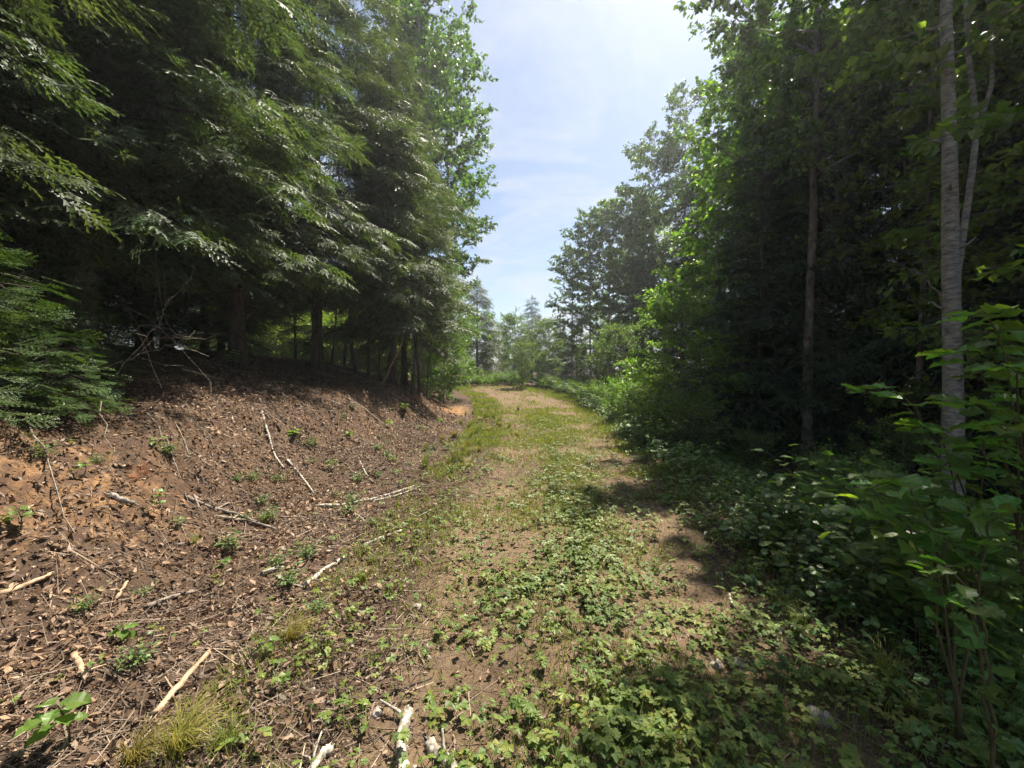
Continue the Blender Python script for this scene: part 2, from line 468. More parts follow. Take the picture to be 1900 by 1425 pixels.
M['stem'] = solid_mat('green_brown_stem', [(.05, .045, .02), (.10, .085, .04)], (1, 1, 1), 10, 3, 0.7, 0)
M['tarp'] = solid_mat('blue_tarp_sheet', [(.05, .09, .20), (.12, .17, .30), (.30, .36, .44)], (1, 1, 1), 5, 3, 0.5, 0.2)

def ground_mat():
    m, n, l = new_mat('forest_soil')
    out = n.new('ShaderNodeOutputMaterial'); bs = n.new('ShaderNodeBsdfPrincipled')
    tc = n.new('ShaderNodeTexCoord')
    at_ = n.new('ShaderNodeAttribute'); at_.attribute_name = 'zone'
    sp = n.new('ShaderNodeSeparateColor'); l.new(at_.outputs['Color'], sp.inputs[0])
    def noise(s, d=6, r=.65):
        z = n.new('ShaderNodeTexNoise'); z.inputs['Scale'].default_value = s; z.inputs['Detail'].default_value = d
        z.inputs['Roughness'].default_value = r; l.new(tc.outputs['Object'], z.inputs['Vector']); return z
    def mix(f, a, b):
        x = n.new('ShaderNodeMix'); x.data_type = 'RGBA'; l.new(f, x.inputs[0]); l.new(a, x.inputs[6]); l.new(b, x.inputs[7]); return x.outputs[2]
    nA = noise(9); nB = noise(38, 6, .7); nC = noise(1.3, 4)
    duff = ramp(n, [(.028, .019, .014), (.070, .046, .032), (.14, .095, .066)]); l.new(nB.outputs['Fac'], duff.inputs[0])
    soil = ramp(n, [(.045, .027, .018), (.11, .064, .038), (.20, .125, .072)]); l.new(nA.outputs['Fac'], soil.inputs[0])
    dirt = ramp(n, [(.062, .042, .027), (.140, .097, .060), (.235, .172, .112)]); l.new(nB.outputs['Fac'], dirt.inputs[0])
    def mask(ch, nz, g):
        a = n.new('ShaderNodeMath'); a.operation = 'MULTIPLY_ADD'; a.inputs[1].default_value = g; l.new(nz.outputs['Fac'], a.inputs[0]); l.new(ch, a.inputs[2])
        r = n.new('ShaderNodeMapRange'); r.inputs['From Min'].default_value = 0.35 + g / 2; r.inputs['From Max'].default_value = 0.65 + g / 2
        l.new(a.outputs[0], r.inputs['Value']); return r.outputs[0]
    c = mix(mask(sp.outputs[0], nA, 1.0), duff.outputs[0], soil.outputs[0])
    c = mix(mask(sp.outputs[1], nA, 0.8), c, dirt.outputs[0])
    orange = ramp(n, [(.13, .07, .032), (.26, .145, .066), (.38, .235, .12)]); l.new(nA.outputs['Fac'], orange.inputs[0])
    c = mix(mask(sp.outputs[2], nA, 1.0), c, orange.outputs[0])
    l.new(c, bs.inputs['Base Color'])
    bs.inputs['Roughness'].default_value = 0.95; bs.inputs['Specular IOR Level'].default_value = 0.15
    bp = n.new('ShaderNodeBump'); bp.inputs['Strength'].default_value = 0.8; bp.inputs['Distance'].default_value = 0.02
    l.new(nB.outputs['Fac'], bp.inputs['Height']); l.new(bp.outputs[0], bs.inputs['Normal'])
    l.new(bs.outputs[0], out.inputs[0])
    return m
M['ground'] = ground_mat()

# ------------------------------------------------------------------ object helpers
def link(name, data, parent=None, loc=None, rot=None, scale=None):
    o = bpy.data.objects.new(name, data); COL.objects.link(o)
    if parent is not None: o.parent = parent
    if loc is not None: o.location = [float(v) for v in loc]
    if rot is not None: o.rotation_euler = [float(v) for v in rot]
    if scale is not None: o.scale = [float(v) for v in (scale if np.ndim(scale) else (scale,) * 3)]
    return o

def tag(o, label, cat=None, group=None, kind=None):
    o['label'] = label
    if cat: o['category'] = cat
    if group: o['group'] = group
    if kind: o['kind'] = kind
    return o

def place(name, parts, loc, label, cat, group=None, rotz=0.0, scale=1.0, lean=(0, 0)):
    """a thing (Empty at its base) with parts that share mesh data with their look-alikes"""
    e = link(name, None, loc=loc, rot=(lean[0], lean[1], rotz), scale=scale)
    e.empty_display_size = 0.2
    tag(e, label, cat, group)
    for pn, me in parts: link(pn, me, e)
    return e

# ------------------------------------------------------------------ setting: ground and path
def graded(lo, dlo, dhi, hi, step, grow=1.09):
    mid = list(np.arange(dlo, dhi, step))
    up = []; x = dhi; s = step
    while x < hi: up.append(x); s *= grow; x += s
    dn = []; x = dlo; s = step
    while x > lo: s *= grow; x -= s; dn.append(x)
    return np.array(dn[::-1] + mid + up + [hi])

def grid_mesh(name, X, Y, Z, mat):
    ny, nx = X.shape
    V = np.stack([X.ravel(), Y.ravel(), Z.ravel()], 1)
    i = np.arange(ny - 1)[:, None] * nx + np.arange(nx - 1)[None]
    a, b, c, d = i.ravel(), (i + 1).ravel(), (i + nx + 1).ravel(), (i + nx).ravel()
    F = np.concatenate([np.stack([a, b, c], 1), np.stack([a, c, d], 1)])
    return mesh(name, V, F, mat, True)

def zone_attr(me, r, g, b=None):
    ca = me.color_attributes.new('zone', 'FLOAT_COLOR', 'POINT')
    arr = np.stack([r.ravel(), g.ravel(), np.zeros(r.size) if b is None else b.ravel(), np.ones(r.size)], 1).astype(np.float32)
    ca.data.foreach_set('color', arr.ravel())

gx = graded(-300, -5.2, 3.6, 300, 0.06)
gy = graded(-40, 1.2, 9.0, 420, 0.06, 1.07)
GX, GY = np.meshgrid(gx, gy)
GZ = h(GX, GY)
me = grid_mesh('ground', GX, GY, GZ, M['ground'])
S_ = xl(GY) - GX
dzdx = np.abs(np.gradient(GZ, axis=1) / np.gradient(GX, axis=1))
near_left = np.exp(-((GX + 3.1) / 1.1) ** 2 - ((GY - 3.0) / 1.1) ** 2)
bank_end = np.exp(-((GX + 2.7) / 1.0) ** 2 - ((GY - 15.5) / 2.6) ** 2)
zr = np.clip(0.30 * sstep(0.35, 0.9, dzdx) * sstep(1.6, 2.3, S_) * sstep(4.6, 3.6, S_) + 0.10 * near_left + 0.6 * bank_end
             + 0.18 * sstep(1.6, 2.3, S_) * sstep(4.2, 3.4, S_), 0, 1)
inpath = sstep(-0.5, 0.4, GX - xl(GY)) * sstep(-0.5, 0.4, xr(GY) - GX)
zone_attr(me, zr, np.clip(inpath * 0.55, 0, 1), np.clip(.62 * np.exp(-((GX + 2.1) / .75) ** 2 - ((GY - 15.2) / 2.4) ** 2) + .42 * near_left, 0, 1))
g = link('ground', me); g['kind'] = 'structure'

pv = np.linspace(-0.12, 1.12, 64)
py_ = graded(-20, 1.2, 8.0, 58, 0.045, 1.05)
PV, PY = np.meshgrid(pv, py_)
PX = xl(PY) + PV * (xr(PY) - xl(PY)) + 0.12 * fbm(PY * 1.3, PV * 0, 71, 2) * np.sign(PV - .5)
edge = np.minimum(PV + 0.12, 1.12 - PV)
PZ = h(PX, PY) + 0.010 - 0.05 * sstep(0.16, 0.0, edge) - 0.012 * sstep(.3, .1, edge) + 0.010 * fbm(PX * 9, PY * 9, 81, 2)
me = grid_mesh('path', PX, PY, PZ, M['ground'])
zone_attr(me, np.zeros_like(PX), 0.42 + 0.40 * sstep(0.1, 0.3, edge) * (0.6 + 0.6 * fbm(PX * 0.9, PY * 0.9, 5, 2)) + 0.4 * sstep(12, 18, PY))
p = link('path', me); p['kind'] = 'structure'

# ------------------------------------------------------------------ tree builders
UP = np.array([0, 0, 1.0])

def trunk_path(rng, H, n=14, wob=0.02, curve=(0, 0)):
    z = np.linspace(0, 1, n) ** 1.15 * H
    P = np.stack([np.cumsum(rng.normal(size=n)) * wob * H / n + curve[0] * (z / H) ** 2 * H,
                  np.cumsum(rng.normal(size=n)) * wob * H / n + curve[1] * (z / H) ** 2 * H, z], 1)
    P[0, :2] = 0
    P[0, 2] = -0.35
    return P

def trunk_mesh(name, rng, P, r0, mat, sides=10, rtop=0.012, extra=()):
    t = np.linspace(0, 1, len(P))
    R = r0 * (1 - t) ** 0.85 + rtop
    R[0] *= 1.45; R[1] *= 1.06
    b = Buf().add(tube(P, R, sides, True, 0.035, rng))
    for e in extra: b.add(e)
    return b.mesh(name, mat, True)

def at_path(P, z):
    return np.array([np.interp(z, P[:, 2], P[:, k]) for k in range(3)])

def conifer(name, seed, H, R, zlow, nb, fronds, flen, mats, droop=0.5, side=8, per=5, up0=0.15, pw=0.75, r0=0.16, bark='bark', density_top=1.0, fdroop=0.42, dead=10):
    rng = np.random.default_rng(seed)
    P = trunk_path(rng, H, wob=0.015)
    wood = Buf(); leaf = Buf()
    FP, FD, FN, FS = [], [], [], []
    s0, s1 = [], []
    for i in range(nb):
        u = ((i + rng.random()) / nb)
        z = zlow + (H * 0.985 - zlow) * u
        prof = (1 - u) ** pw * (0.55 + 0.45 * min(1, u * 5 + 0.35))
        L = (R * prof + 0.25) * (0.75 + 0.45 * rng.random())
        az = i * 2.39996 + rng.normal() * 0.35
        d = np.array([math.cos(az), math.sin(az), 0])
        base = at_path(P, z)
        a = up0 + rng.normal() * 0.16; b = droop * (0.5 + 0.9 * rng.random())
        def bp(t): return base + d * L * t + UP * L * (a * t - b * t * t + 0.25 * b * t ** 4)
        pts = np.array([bp(t) for t in np.linspace(0, 1, 5)])
        wood.add(tube(pts, np.linspace(0.010 + 0.010 * L, 0.003, 5), 4, False))
        ns = max(3, int(side * (0.35 + L / R)))
        for k in range(ns):
            t = 0.22 + 0.78 * (k + rng.random() * 0.6) / ns
            p0 = bp(t); sg = 1 if k % 2 else -1
            ang = az + sg * (0.75 + 0.35 * rng.random()) * (1.05 - 0.45 * t)
            sl = (0.30 * L + 0.12) * (1.15 - 0.65 * t) * (0.7 + 0.6 * rng.random())
            sd = np.array([math.cos(ang), math.sin(ang), -0.25 - 0.35 * rng.random()])
            p1 = p0 + sd * sl
            s0.append(p0); s1.append(p1)
            m = max(2, int(per * (0.5 + sl)))
            for q in range(m):
                tt = (q + 0.5 + rng.random() * 0.4) / m
                pos = p0 + (p1 - p0) * tt + rng.normal(size=3) * np.array([.05, .05, .09])
                fa = ang + (1 if q % 2 else -1) * (0.4 + 0.7 * rng.random()) * (1 if q < m - 1 else 0.3)
                dd = np.array([math.cos(fa), math.sin(fa), -fdroop * (0.5 + rng.random())])
                FP.append(pos); FD.append(dd)
                FN.append(UP + np.array([math.cos(fa), math.sin(fa), 0]) * 0.35 + rng.normal(size=3) * 0.42)
                FS.append(flen * (0.65 + 0.6 * rng.random()) * (0.75 + 0.25 * min(1, L)))
    for i in range(dead):                                              # bare lower branches
        z = zlow * (0.35 + 0.65 * rng.random()); az = rng.random() * 6.28; L = 0.5 + 0.9 * rng.random()
        base = at_path(P, z); d = np.array([math.cos(az), math.sin(az), -0.1])
        pts = np.array([base + d * L * t - UP * 0.25 * L * t * t + rng.normal(size=3) * 0.03 * t for t in np.linspace(0, 1, 5)])
        wood.add(tube(pts, np.linspace(0.012, 0.003, 5), 4, False))
        for k in range(3):
            q = pts[2 + k % 3]; s0.append(q); s1.append(q + (d * 0.3 + rng.normal(size=3) * 0.22) * L)
    wood.add(sticks(s0, s1, 0.0045, 0.0018))
    FP, FD, FN, FS = map(np.array, (FP, FD, FN, FS))
    pick = rng.integers(0, len(fronds), len(FP))
    for k, T in enumerate(fronds):
        w = pick == k
        leaf.add(scatter(T, FD[w], FN[w], FP[w], FS[w]))
    # leader
    leaf.add(scatter(fronds[0], np.tile(UP, (4, 1)), rng.normal(size=(4, 3)), np.tile(P[-1] - UP * flen * 0.5, (4, 1)), flen))
    return [('trunk', trunk_mesh(name + '_trunk', rng, P, r0, M[bark])),
            ('branches', wood.mesh(name + '_branches', M['bark'])),
            ('crown', leaf.mesh(name + '_crown', M[mats]))]

def decid(name, seed, H, zlow, R, nl, leafmat, leafsize, bark, r0=0.12, subs=7, twigs=4, per=9, rise=(0.5, 1.0), T=RHOMB, wob=0.02, shape=0.75,
          curve=(0, 0), sides=10, extra=(), flat=0.0, zpow=0.9):
    rng = np.random.default_rng(seed)
    P = trunk_path(rng, H, wob=wob, curve=curve)
    wood = Buf(); s0, s1 = [], []
    LP, LD, LN = [], [], []
    for i in range(nl):
        u = ((i + rng.random()) / nl) ** zpow
        z = zlow + (H * 0.98 - zlow) * u
        prof = math.sin(math.pi * (0.16 + 0.80 * u)) ** shape
        L = R * prof * (0.65 + 0.6 * rng.random()) + 0.2
        az = i * 2.39996 + rng.normal() * 0.4
        d = np.array([math.cos(az), math.sin(az), 0])
        e = rise[0] + (rise[1] - rise[0]) * u + rng.normal() * 0.12
        base = at_path(P, z)
        pts = np.array([base + d * L * t + UP * L * (e * t - 0.22 * t * t) + rng.normal(size=3) * 0.04 * L * t for t in np.linspace(0, 1, 6)])
        wood.add(tube(pts, np.linspace(0.008 + 0.011 * L, 0.004, 6), 4, False))
        ns = max(2, int(subs * (0.4 + 0.6 * L / R)))
        for k in range(ns):
            t = 0.25 + 0.75 * (k + rng.random()) / ns
            p0 = np.array([np.interp(t * 5, range(6), pts[:, c]) for c in range(3)])
            ang = az + (1 if k % 2 else -1) * (0.5 + 0.6 * rng.random())
            sl = (0.34 * L + 0.15) * (1.15 - 0.6 * t) * (0.6 + 0.7 * rng.random())
            sd = np.array([math.cos(ang), math.sin(ang), (0.35 * rng.normal() + 0.25 * e) * (1 - flat)])
            p1 = p0 + sd * sl
            s0.append(p0); s1.append(p1)
            for q in range(twigs):
                tt = (q + 0.6) / twigs
                a0 = p0 + (p1 - p0) * tt
                td = norm(sd + rng.normal(size=3) * np.array([.8, .8, .6 * (1 - flat)])) * (0.16 + 0.22 * rng.random())
                a1 = a0 + td
                s0.append(a0); s1.append(a1)
                for c in range(per):
                    f = (c + 0.4) / per
                    pos = a0 + td * (f * 1.1) + rng.normal(size=3) * 0.035
                    LP.append(pos)
                    LD.append(norm(td) * 0.7 + rng.normal(size=3) * 0.6 - UP * 0.35)
                    LN.append(UP * (0.9 + 2 * flat) + rng.normal(size=3) * 0.55)
    wood.add(sticks(s0, s1, 0.005, 0.002))
    LP = np.array(LP)
    S = leafsize * (0.65 + 0.65 * np.random.default_rng(seed + 1).random(len(LP)))
    leaf = Buf().add(scatter(T, np.array(LD), np.array(LN), LP, S))
    return [('trunk', trunk_mesh(name + '_trunk', rng, P, r0, M[bark], sides, extra=extra)),
            ('branches', wood.mesh(name + '_branches', M['bark'] if bark == 'bark' else M['bark_grey'])),
            ('crown', leaf.mesh(name + '_crown', M[leafmat]))]

def ntris(parts): return [(n, len(m.polygons)) for n, m in parts]

PR = {}
PR['cedar_a'] = conifer('cedar_a', 11, 13.5, 2.9, 1.5, 104, FROND_HI, 0.38, 'cedar', 0.36, 11, 8, r0=.15, bark='bark_grey', dead=22)
PR['cedar_b'] = conifer('cedar_b', 12, 12.5, 2.7, 1.6, 98, FROND_HI, 0.37, 'cedar', 0.42, 11, 8, r0=.13, bark='bark', dead=22)
PR['cedar_c'] = conifer('cedar_c', 13, 14.5, 2.7, 2.1, 94, FROND_MID, 0.42, 'cedar', 0.34, 11, 9, r0=.13, dead=16)
PR['cedar_d'] = conifer('cedar_d', 14, 11.0, 2.4, 1.7, 78, FROND_MID, 0.40, 'cedar', 0.38, 10, 9, r0=.11, dead=16)
PR['cedar_e'] = conifer('cedar_e', 15, 9.0, 2.1, 0.3, 64, FROND_LO, 0.58, 'cedar', 0.30, 9, 6, r0=.11, up0=.3)
PR['fir_a'] = conifer('fir_a', 16, 2.1, 1.05, 0.12, 30, [FIR_HI], 0.32, 'fir', 0.18, 7, 4, up0=.16, r0=.025, fdroop=.15, dead=2)
PR['fir_b'] = conifer('fir_b', 17, 1.3, 0.75, 0.08, 22, [FIR_HI], 0.28, 'fir', 0.20, 6, 4, up0=.16, r0=.02, fdroop=.15, dead=1)
PR['spruce_a'] = conifer('spruce_a', 18, 12.0, 2.2, 0.4, 100, FROND_SPR, 0.60, 'spruce', 0.32, 8, 5, up0=.05, r0=.12, fdroop=.3)
PR['spruce_b'] = conifer('spruce_b', 19, 9.0, 1.9, 0.25, 84, FROND_SPR, 0.55, 'spruce', 0.25, 8, 5, up0=.12, r0=.10, fdroop=.25)
PR['aspen_a'] = decid('aspen_a', 21, 21, 4.5, 2.5, 52, 'aspen', 0.135, 'bark_aspen', .13, 8, 5, 12, T=RHOMB2)
PR['aspen_b'] = decid('aspen_b', 22, 18, 5.0, 2.6, 46, 'aspen', 0.15, 'bark_aspen', .115, 9, 5, 12, T=RHOMB2)
PR['aspen_c'] = decid('aspen_c', 23, 16, 2.2, 2.7, 52, 'birch_leaf', 0.145, 'bark_grey', .11, 9, 5, 12, T=RHOMB2)
PR['aspen_d'] = decid('aspen_d', 20, 13.0, 5.8, 1.9, 34, 'aspen', 0.12, 'bark_grey', .100, 8, 5, 10, T=RHOMB2)
PR['bush_low'] = decid('bush_low', 30, 1.6, 0.1, .85, 26, 'maple', 0.085, 'stem', .014, 6, 4, 6, (0.5, 1.3), T=RHOMB)
PR['maple_a'] = decid('maple_a', 24, 11, 1.2, 2.6, 46, 'maple', 0.135, 'bark_grey', .07, 7, 5, 9, (0.25, .8), T=RHOMB2, flat=.5)
PR['maple_b'] = decid('maple_b', 25, 7.5, 0.6, 2.0, 40, 'maple', 0.125, 'bark_grey', .045, 7, 5, 9, (0.2, .8), T=RHOMB2, flat=.5)
PR['birch_small'] = decid('birch_small', 26, 4.6, 0.3, 1.25, 38, 'birch_leaf', 0.085, 'bark_grey', .03, 7, 5, 9, (0.3, 1.0), T=RHOMB2)
PR['lime_shrub'] = decid('lime_shrub', 28, 4.0, 0.2, 1.6, 36, 'lime', 0.13, 'stem', .03, 7, 5, 8, (0.4, 1.2), T=RHOMB2)
# near birch: one thick pale stem with a second, thinner one leaving it
_r = np.random.default_rng(3)
_fork = tube([(0.04, .02, 2.9), (0.15, .04, 3.5), (0.32, .08, 4.3), (0.47, .12, 5.1), (0.40, .15, 6.0), (0.36, .2, 8)], [.040, .036, .033, .030, .026, .012], 8)
_fork2 = tube([(0.455, .12, 5.0), (0.70, .16, 5.65), (0.86, .3, 6.5), (0.92, .3, 7.5)], [.024, .022, .018, .010], 6)
PR['birch_near'] = decid('birch_near', 29, 11.0, 5.8, 1.35, 22, 'birch_leaf', 0.11, 'bark_birch', .102, 8, 5, 10, T=RHOMB2, wob=.01, sides=16, extra=[_fork, _fork2] + [tube([(.07 * math.cos(a_), .07 * math.sin(a_), z_), (.15 * math.cos(a_), .15 * math.sin(a_), z_ + .03), (.21 * math.cos(a_), .21 * math.sin(a_), z_ + .09)], [.02, .014, .006], 5) for a_, z_ in ((3.4, 1.3), (4.4, 2.0), (3.0, 2.9), (5.2, 3.6), (3.9, 4.3), (2.8, 4.9), (0.3, 1.7))])

def G(x, y): return (x, y, float(h(x, y)))
def X(px, d): return (px - PCX) / FPX * d

def tree(name, proto, x, y, label, cat, group=None, rot=None, sc_=1.0, lean=(0, 0)):
    rot = RNG.random() * 6.28 if rot is None else rot
    return place(name, PR[proto], G(x, y), label, cat, group, rot, sc_, lean)

# ---- left wood: cedars over the bank
gl = 'cedars along the bank'
tree('cedar_tree', 'cedar_a', -6.3, 6.0, 'big cedar with pale grey trunk showing high through its sprays above the fir bushes', 'tree', gl, 0.4)
tree('cedar_tree', 'cedar_b', -6.2, 3.7, 'cedar at the left picture edge whose drooping sprays hang closest over the bank', 'tree', gl, 1.9)
tree('cedar_tree', 'cedar_b', -5.6, 8.4, 'cedar with bright layered sprays hanging over the darkest hollow of the bank', 'tree', gl, 3.0, 1.05)
tree('cedar_tree', 'cedar_c', -5.2, 11.0, 'cedar left of the twin dark trunks, sprays drooping to the bank floor', 'tree', gl, 0.9)
tree('cedar_tree', 'cedar_d', -3.75, 12.9, 'dark-trunked cedar standing on the bank edge by a leaning pale stick', 'tree', gl, 2.2)
tree('cedar_tree', 'cedar_c', -4.0, 15.2, 'slim cedar on the far end of the bank just before the bend', 'tree', gl, 4.4, 0.85)
gb = 'trees deep in the left wood'
lb = 'dark tree standing deep in the wood behind the bank cedars'
for k, (x, y, pr, s) in enumerate([(-9.2, 6.6, 'cedar_c', 1.0), (-8.6, 9.6, 'cedar_d', 1.15), (-7.9, 4.4, 'cedar_c', .95), (-11.5, 8.5, 'cedar_c', 1.1), (-10.5, 12.5, 'cedar_d', 1.2),
                                   (-13, 5.2, 'cedar_c', 1.1), (-11.6, 15.5, 'cedar_c', 1.0), (-8.9, 7.9, 'spruce_b', 1.1), (-10.6, 10.2, 'spruce_a', 1.0), (-8.2, 11.6, 'spruce_b', .8), (-12.3, 8.0, 'spruce_a', 1.1), (-8.2, 5.9, 'spruce_b', .8), (-14, 10.5, 'spruce_a', 1.1), (-10.2, 4.6, 'cedar_d', 1.2), (-13.5, 11, 'aspen_b', 1.0),
                                   (-16, 7, 'aspen_b', 1.0), (-9.0, 2.6, 'cedar_c', 1.0), (-6.6, 1.6, 'cedar_d', 1.1), (-17, 12, 'aspen_c', 1.1), (-20, 8, 'cedar_c', 1.2), (-19, 16, 'aspen_b', 1.0)]):
    cd = pr.startswith('cedar')
    sp_ = pr.startswith('spruce')
    tree('cedar_tree' if cd else 'spruce_tree' if sp_ else 'aspen_tree', pr, x, y, 'dark low-branched conifer filling the hollow behind the bank cedars' if sp_ else 'dark cedar standing deep in the wood behind the bank cedars' if cd else 'leafy aspen far back in the left wood, seen only through gaps', 'tree', gb, None, s)
ga = 'leafy aspens at the left bend'
tree('aspen_tree', 'aspen_a', -3.9, 18.2, 'tallest aspen on the left, its leafy edge standing against the sky', 'tree', ga, 1.0)
tree('aspen_tree', 'aspen_b', -4.9, 20.5, 'aspen just behind the tallest left aspen, crown half hidden by cedars', 'tree', ga, 2.0, 1.1)
tree('aspen_tree', 'aspen_a', -3.5, 22.6, 'aspen at the left bend with low leaves reaching over the track', 'tree', ga, 3.3, 0.85)
tree('birch_sapling', 'birch_small', -2.75, 16.6, 'lime green leafy sapling on the sunlit end of the bank', 'tree', None, 0.5, 0.7)
tree('birch_sapling', 'birch_small', -3.1, 19.6, 'small bright sapling behind the eroded end of the bank', 'tree', None, 2.5, 1.1)
tree('cedar_tree', 'cedar_e', -2.6, 31, 'pointed green cedar beyond the bend, right beside the sky gap', 'tree', None, 1.1, 0.86)
tree('cedar_tree', 'cedar_e', -4.6, 28, 'shorter rounded cedar left of the pointed one beyond the bend', 'tree', None, 2.6, 0.8)
gls = 'sunlit shrubs behind the left wood'
for k_, (px, y, s) in enumerate([(545, 26, 1.0), (575, 24, .85), (600, 27, 1.05), (628, 25, .9), (655, 28, 1.1), (680, 25.5, .9), (705, 28, 1.05), (735, 26, .9), (765, 28.5, 1.0), (795, 25, .75), (820, 27, .8), (500, 28, 1.1), (455, 25, 1.0), (415, 27, 1.1), (525, 24, .9),
                                (540, 36, 2.0), (590, 37, 2.1), (640, 36, 2.0), (690, 38, 2.2), (740, 37, 2.0), (480, 36, 2.0), (430, 37, 2.2)]):
    tree('leafy_shrub', 'lime_shrub', X(px, y), y, 'bright lime shrub seen through the gaps between left trunks' if k_ < 15 else 'tall lime shrub standing behind the low ones beyond the left trunks', 'shrub', gls, None, s)
# slim dark stems between the cedars
def slim(seed, H, r, mat='bark', lean=0.03):
    rng = np.random.default_rng(seed)
    P = trunk_path(rng, H, 9, 0.05, (rng.normal() * lean, rng.normal() * lean))
    b = Buf().add(tube(P, np.linspace(r, r * .25, 9), 6))
    s0, s1 = [], []
    for i in range(14):
        q = at_path(P, H * (0.15 + 0.8 * rng.random())); a = rng.random() * 6.28
        s0.append(q); s1.append(q + np.array([math.cos(a), math.sin(a), 0.1 + .3 * rng.normal()]) * (0.3 + 0.7 * rng.random()))
    b.add(sticks(s0, s1, r * .28, 0.002))
    return b.mesh('slim_stem', M[mat])
SLIM = [slim(31, 6, .045), slim(32, 7.5, .06), slim(33, 5, .035), slim(34, 8, .07, 'bark_grey')]
gsl = 'slim dead stems under the left cedars'
for (px, d, k) in [(615, 13.5, 0), (590, 15, 2), (640, 15.5, 1), (662, 13.0, 1), (683, 14.2, 0), (705, 13.6, 2), (718, 15.0, 0), (762, 13.2, 2), (775, 13.8, 1), (790, 14.6, 2), (548, 14, 0)]:
    x = X(px, d)
    tag(link('dead_sapling', SLIM[k], loc=G(x, d), rot=(RNG.normal() * .10, RNG.normal() * .10, RNG.random() * 6), scale=.7 + .5 * RNG.random()), 'slim dark dead sapling among the trunks behind the bank', 'dead tree', gsl)

# ---- far end
tree('spruce_tree', 'spruce_b', X(987, 44), 44, 'narrow pointed spruce in the middle distance, tip highest above the track', 'tree', None, 1.0, .98)
gf = 'rounded trees closing the far end'
for (px, d, pr, s, lab) in [(955, 40, 'birch_small', 1.35, 'rounded green tree left of the pointed far spruce'),
                            (1018, 40, 'birch_small', 1.25, 'rounded green tree right of the pointed far spruce'),
                            (925, 47, 'birch_small', 1.15, 'small far tree at the left foot of the sky gap'),
                            (1070, 36, 'spruce_b', .70, 'dark low conifer behind the ferns at the far end'),
                            (1118, 38, 'spruce_b', .62, 'low dark conifer under the left end of the stepped aspens'),
                            (1150, 39, 'spruce_b', .70, 'dark conifer under the middle of the stepped aspens'),
                            (1182, 37, 'spruce_b', .66, 'dark conifer under the tall round-topped aspen'),
                            (1040, 45, 'spruce_b', .72, 'bluish dark conifer furthest back behind the ferns'),
                            (985, 52, 'maple_b', .75, 'pale tree behind the pointed far spruce')]:
    tree('far_tree', pr, X(px, d), d, lab, 'tree', gf, None, s)
for (px, d, s, lab) in [(968, 25.5, .60, 'lime leafy sapling standing alone at the far edge of the track'), (1012, 27, .5, 'short leafy sapling just right of the lone far sapling'),
                        (1140, 19.5, .80, 'bright green young birch in front of the dark right-hand trees'),
                        (1095, 23, .62, 'yellow-green small birch left of the bright young birch')]:
    tree('birch_sapling', 'birch_small', X(px, d), d, lab, 'tree', 'young birches at the far edge', None, s)
# ---- right wood, far part: stepped row of aspens
gr = 'stepped row of aspens right of the sky'
for (px, d, pr, s, lab) in [(1062, 34, 'aspen_c', .70, 'lowest aspen of the stepped row at the right of the sky'),
                            (1095, 33, 'aspen_b', .76, 'second aspen from the low end of the stepped row'),
                            (1128, 32, 'aspen_c', .88, 'third aspen from the low end of the stepped row'),
                            (1165, 31, 'aspen_b', .80, 'slender aspen in the middle of the stepped row'),
                            (1212, 30, 'aspen_b', .98, 'tall aspen whose rounded top stands out before the biggest right trees'),
                            (1205, 36, 'aspen_c', 1.0, 'aspen behind the tall round-topped one'),
                            (1262, 29, 'aspen_a', .98, 'aspen in the step below the biggest right trees')]:
    tree('aspen_tree', pr, X(px, d), d, lab, 'tree', gr, None, s)
# ---- right wood, near part
gn = 'big trees at the right of the track'
tree('birch_tree', 'birch_near', 5.45, 5.0, 'thick pale birch trunk rising behind the hazel, with a forked thinner stem', 'tree', gn, 0.0, 1.0, (0, -.04))
tree('aspen_tree', 'aspen_d', X(1497, 9), 9.0, 'tall slim aspen trunk left of the thick birch, crown starting high', 'tree', gn, 1.2, 1.0)
tree('aspen_tree', 'aspen_a', 9.0, 13.4, 'big leafy aspen leaning toward the sky opening, leaves against the sky', 'tree', gn, 2.2, 0.9)
tree('aspen_tree', 'aspen_c', 10.6, 18.0, 'leafy tree behind the big leaning aspen', 'tree', gn, 0.3, 1.0)
tree('aspen_tree', 'aspen_a', 10.2, 11.0, 'aspen with open crown above the dark conifers', 'tree', gn, 4.0, 0.95)
tree('maple_tree', 'maple_a', 7.6, 11.8, 'leafy understory tree with lit leaf sprays left of the slim aspen trunk', 'tree', gn, 1.0, 1.0)
tree('maple_tree', 'maple_a', 9.4, 7.2, 'shaded understory tree with horizontal leaf layers behind the birch', 'tree', gn, 3.0, 1.0)
tree('maple_tree', 'maple_b', 7.6, 5.6, 'dim understory maple between the birch and the slim aspen', 'tree', gn, 0.0, .9)
tree('maple_tree', 'maple_b', 4.2, 10.2, 'leafy sapling with sunlit lime leaves at the corner of the dark wood', 'tree', gn, 2.0, .58)
tree('spruce_tree', 'spruce_a', 6.3, 10.4, 'dark conifer with branches to the ground at the corner of the right wood', 'tree', gn, 1.0, .72)
tree('spruce_tree', 'spruce_a', 7.6, 10.2, 'dark conifer behind the slim aspen trunk', 'tree', gn, 2.0, .9)
tree('spruce_tree', 'spruce_b', 8.8, 15.2, 'dark conifer just behind the lit corner sapling', 'tree', gn, 2.9, .8)
gd = 'trees deep in the right wood'
ld = 'dark tree deep inside the shaded right-hand wood'
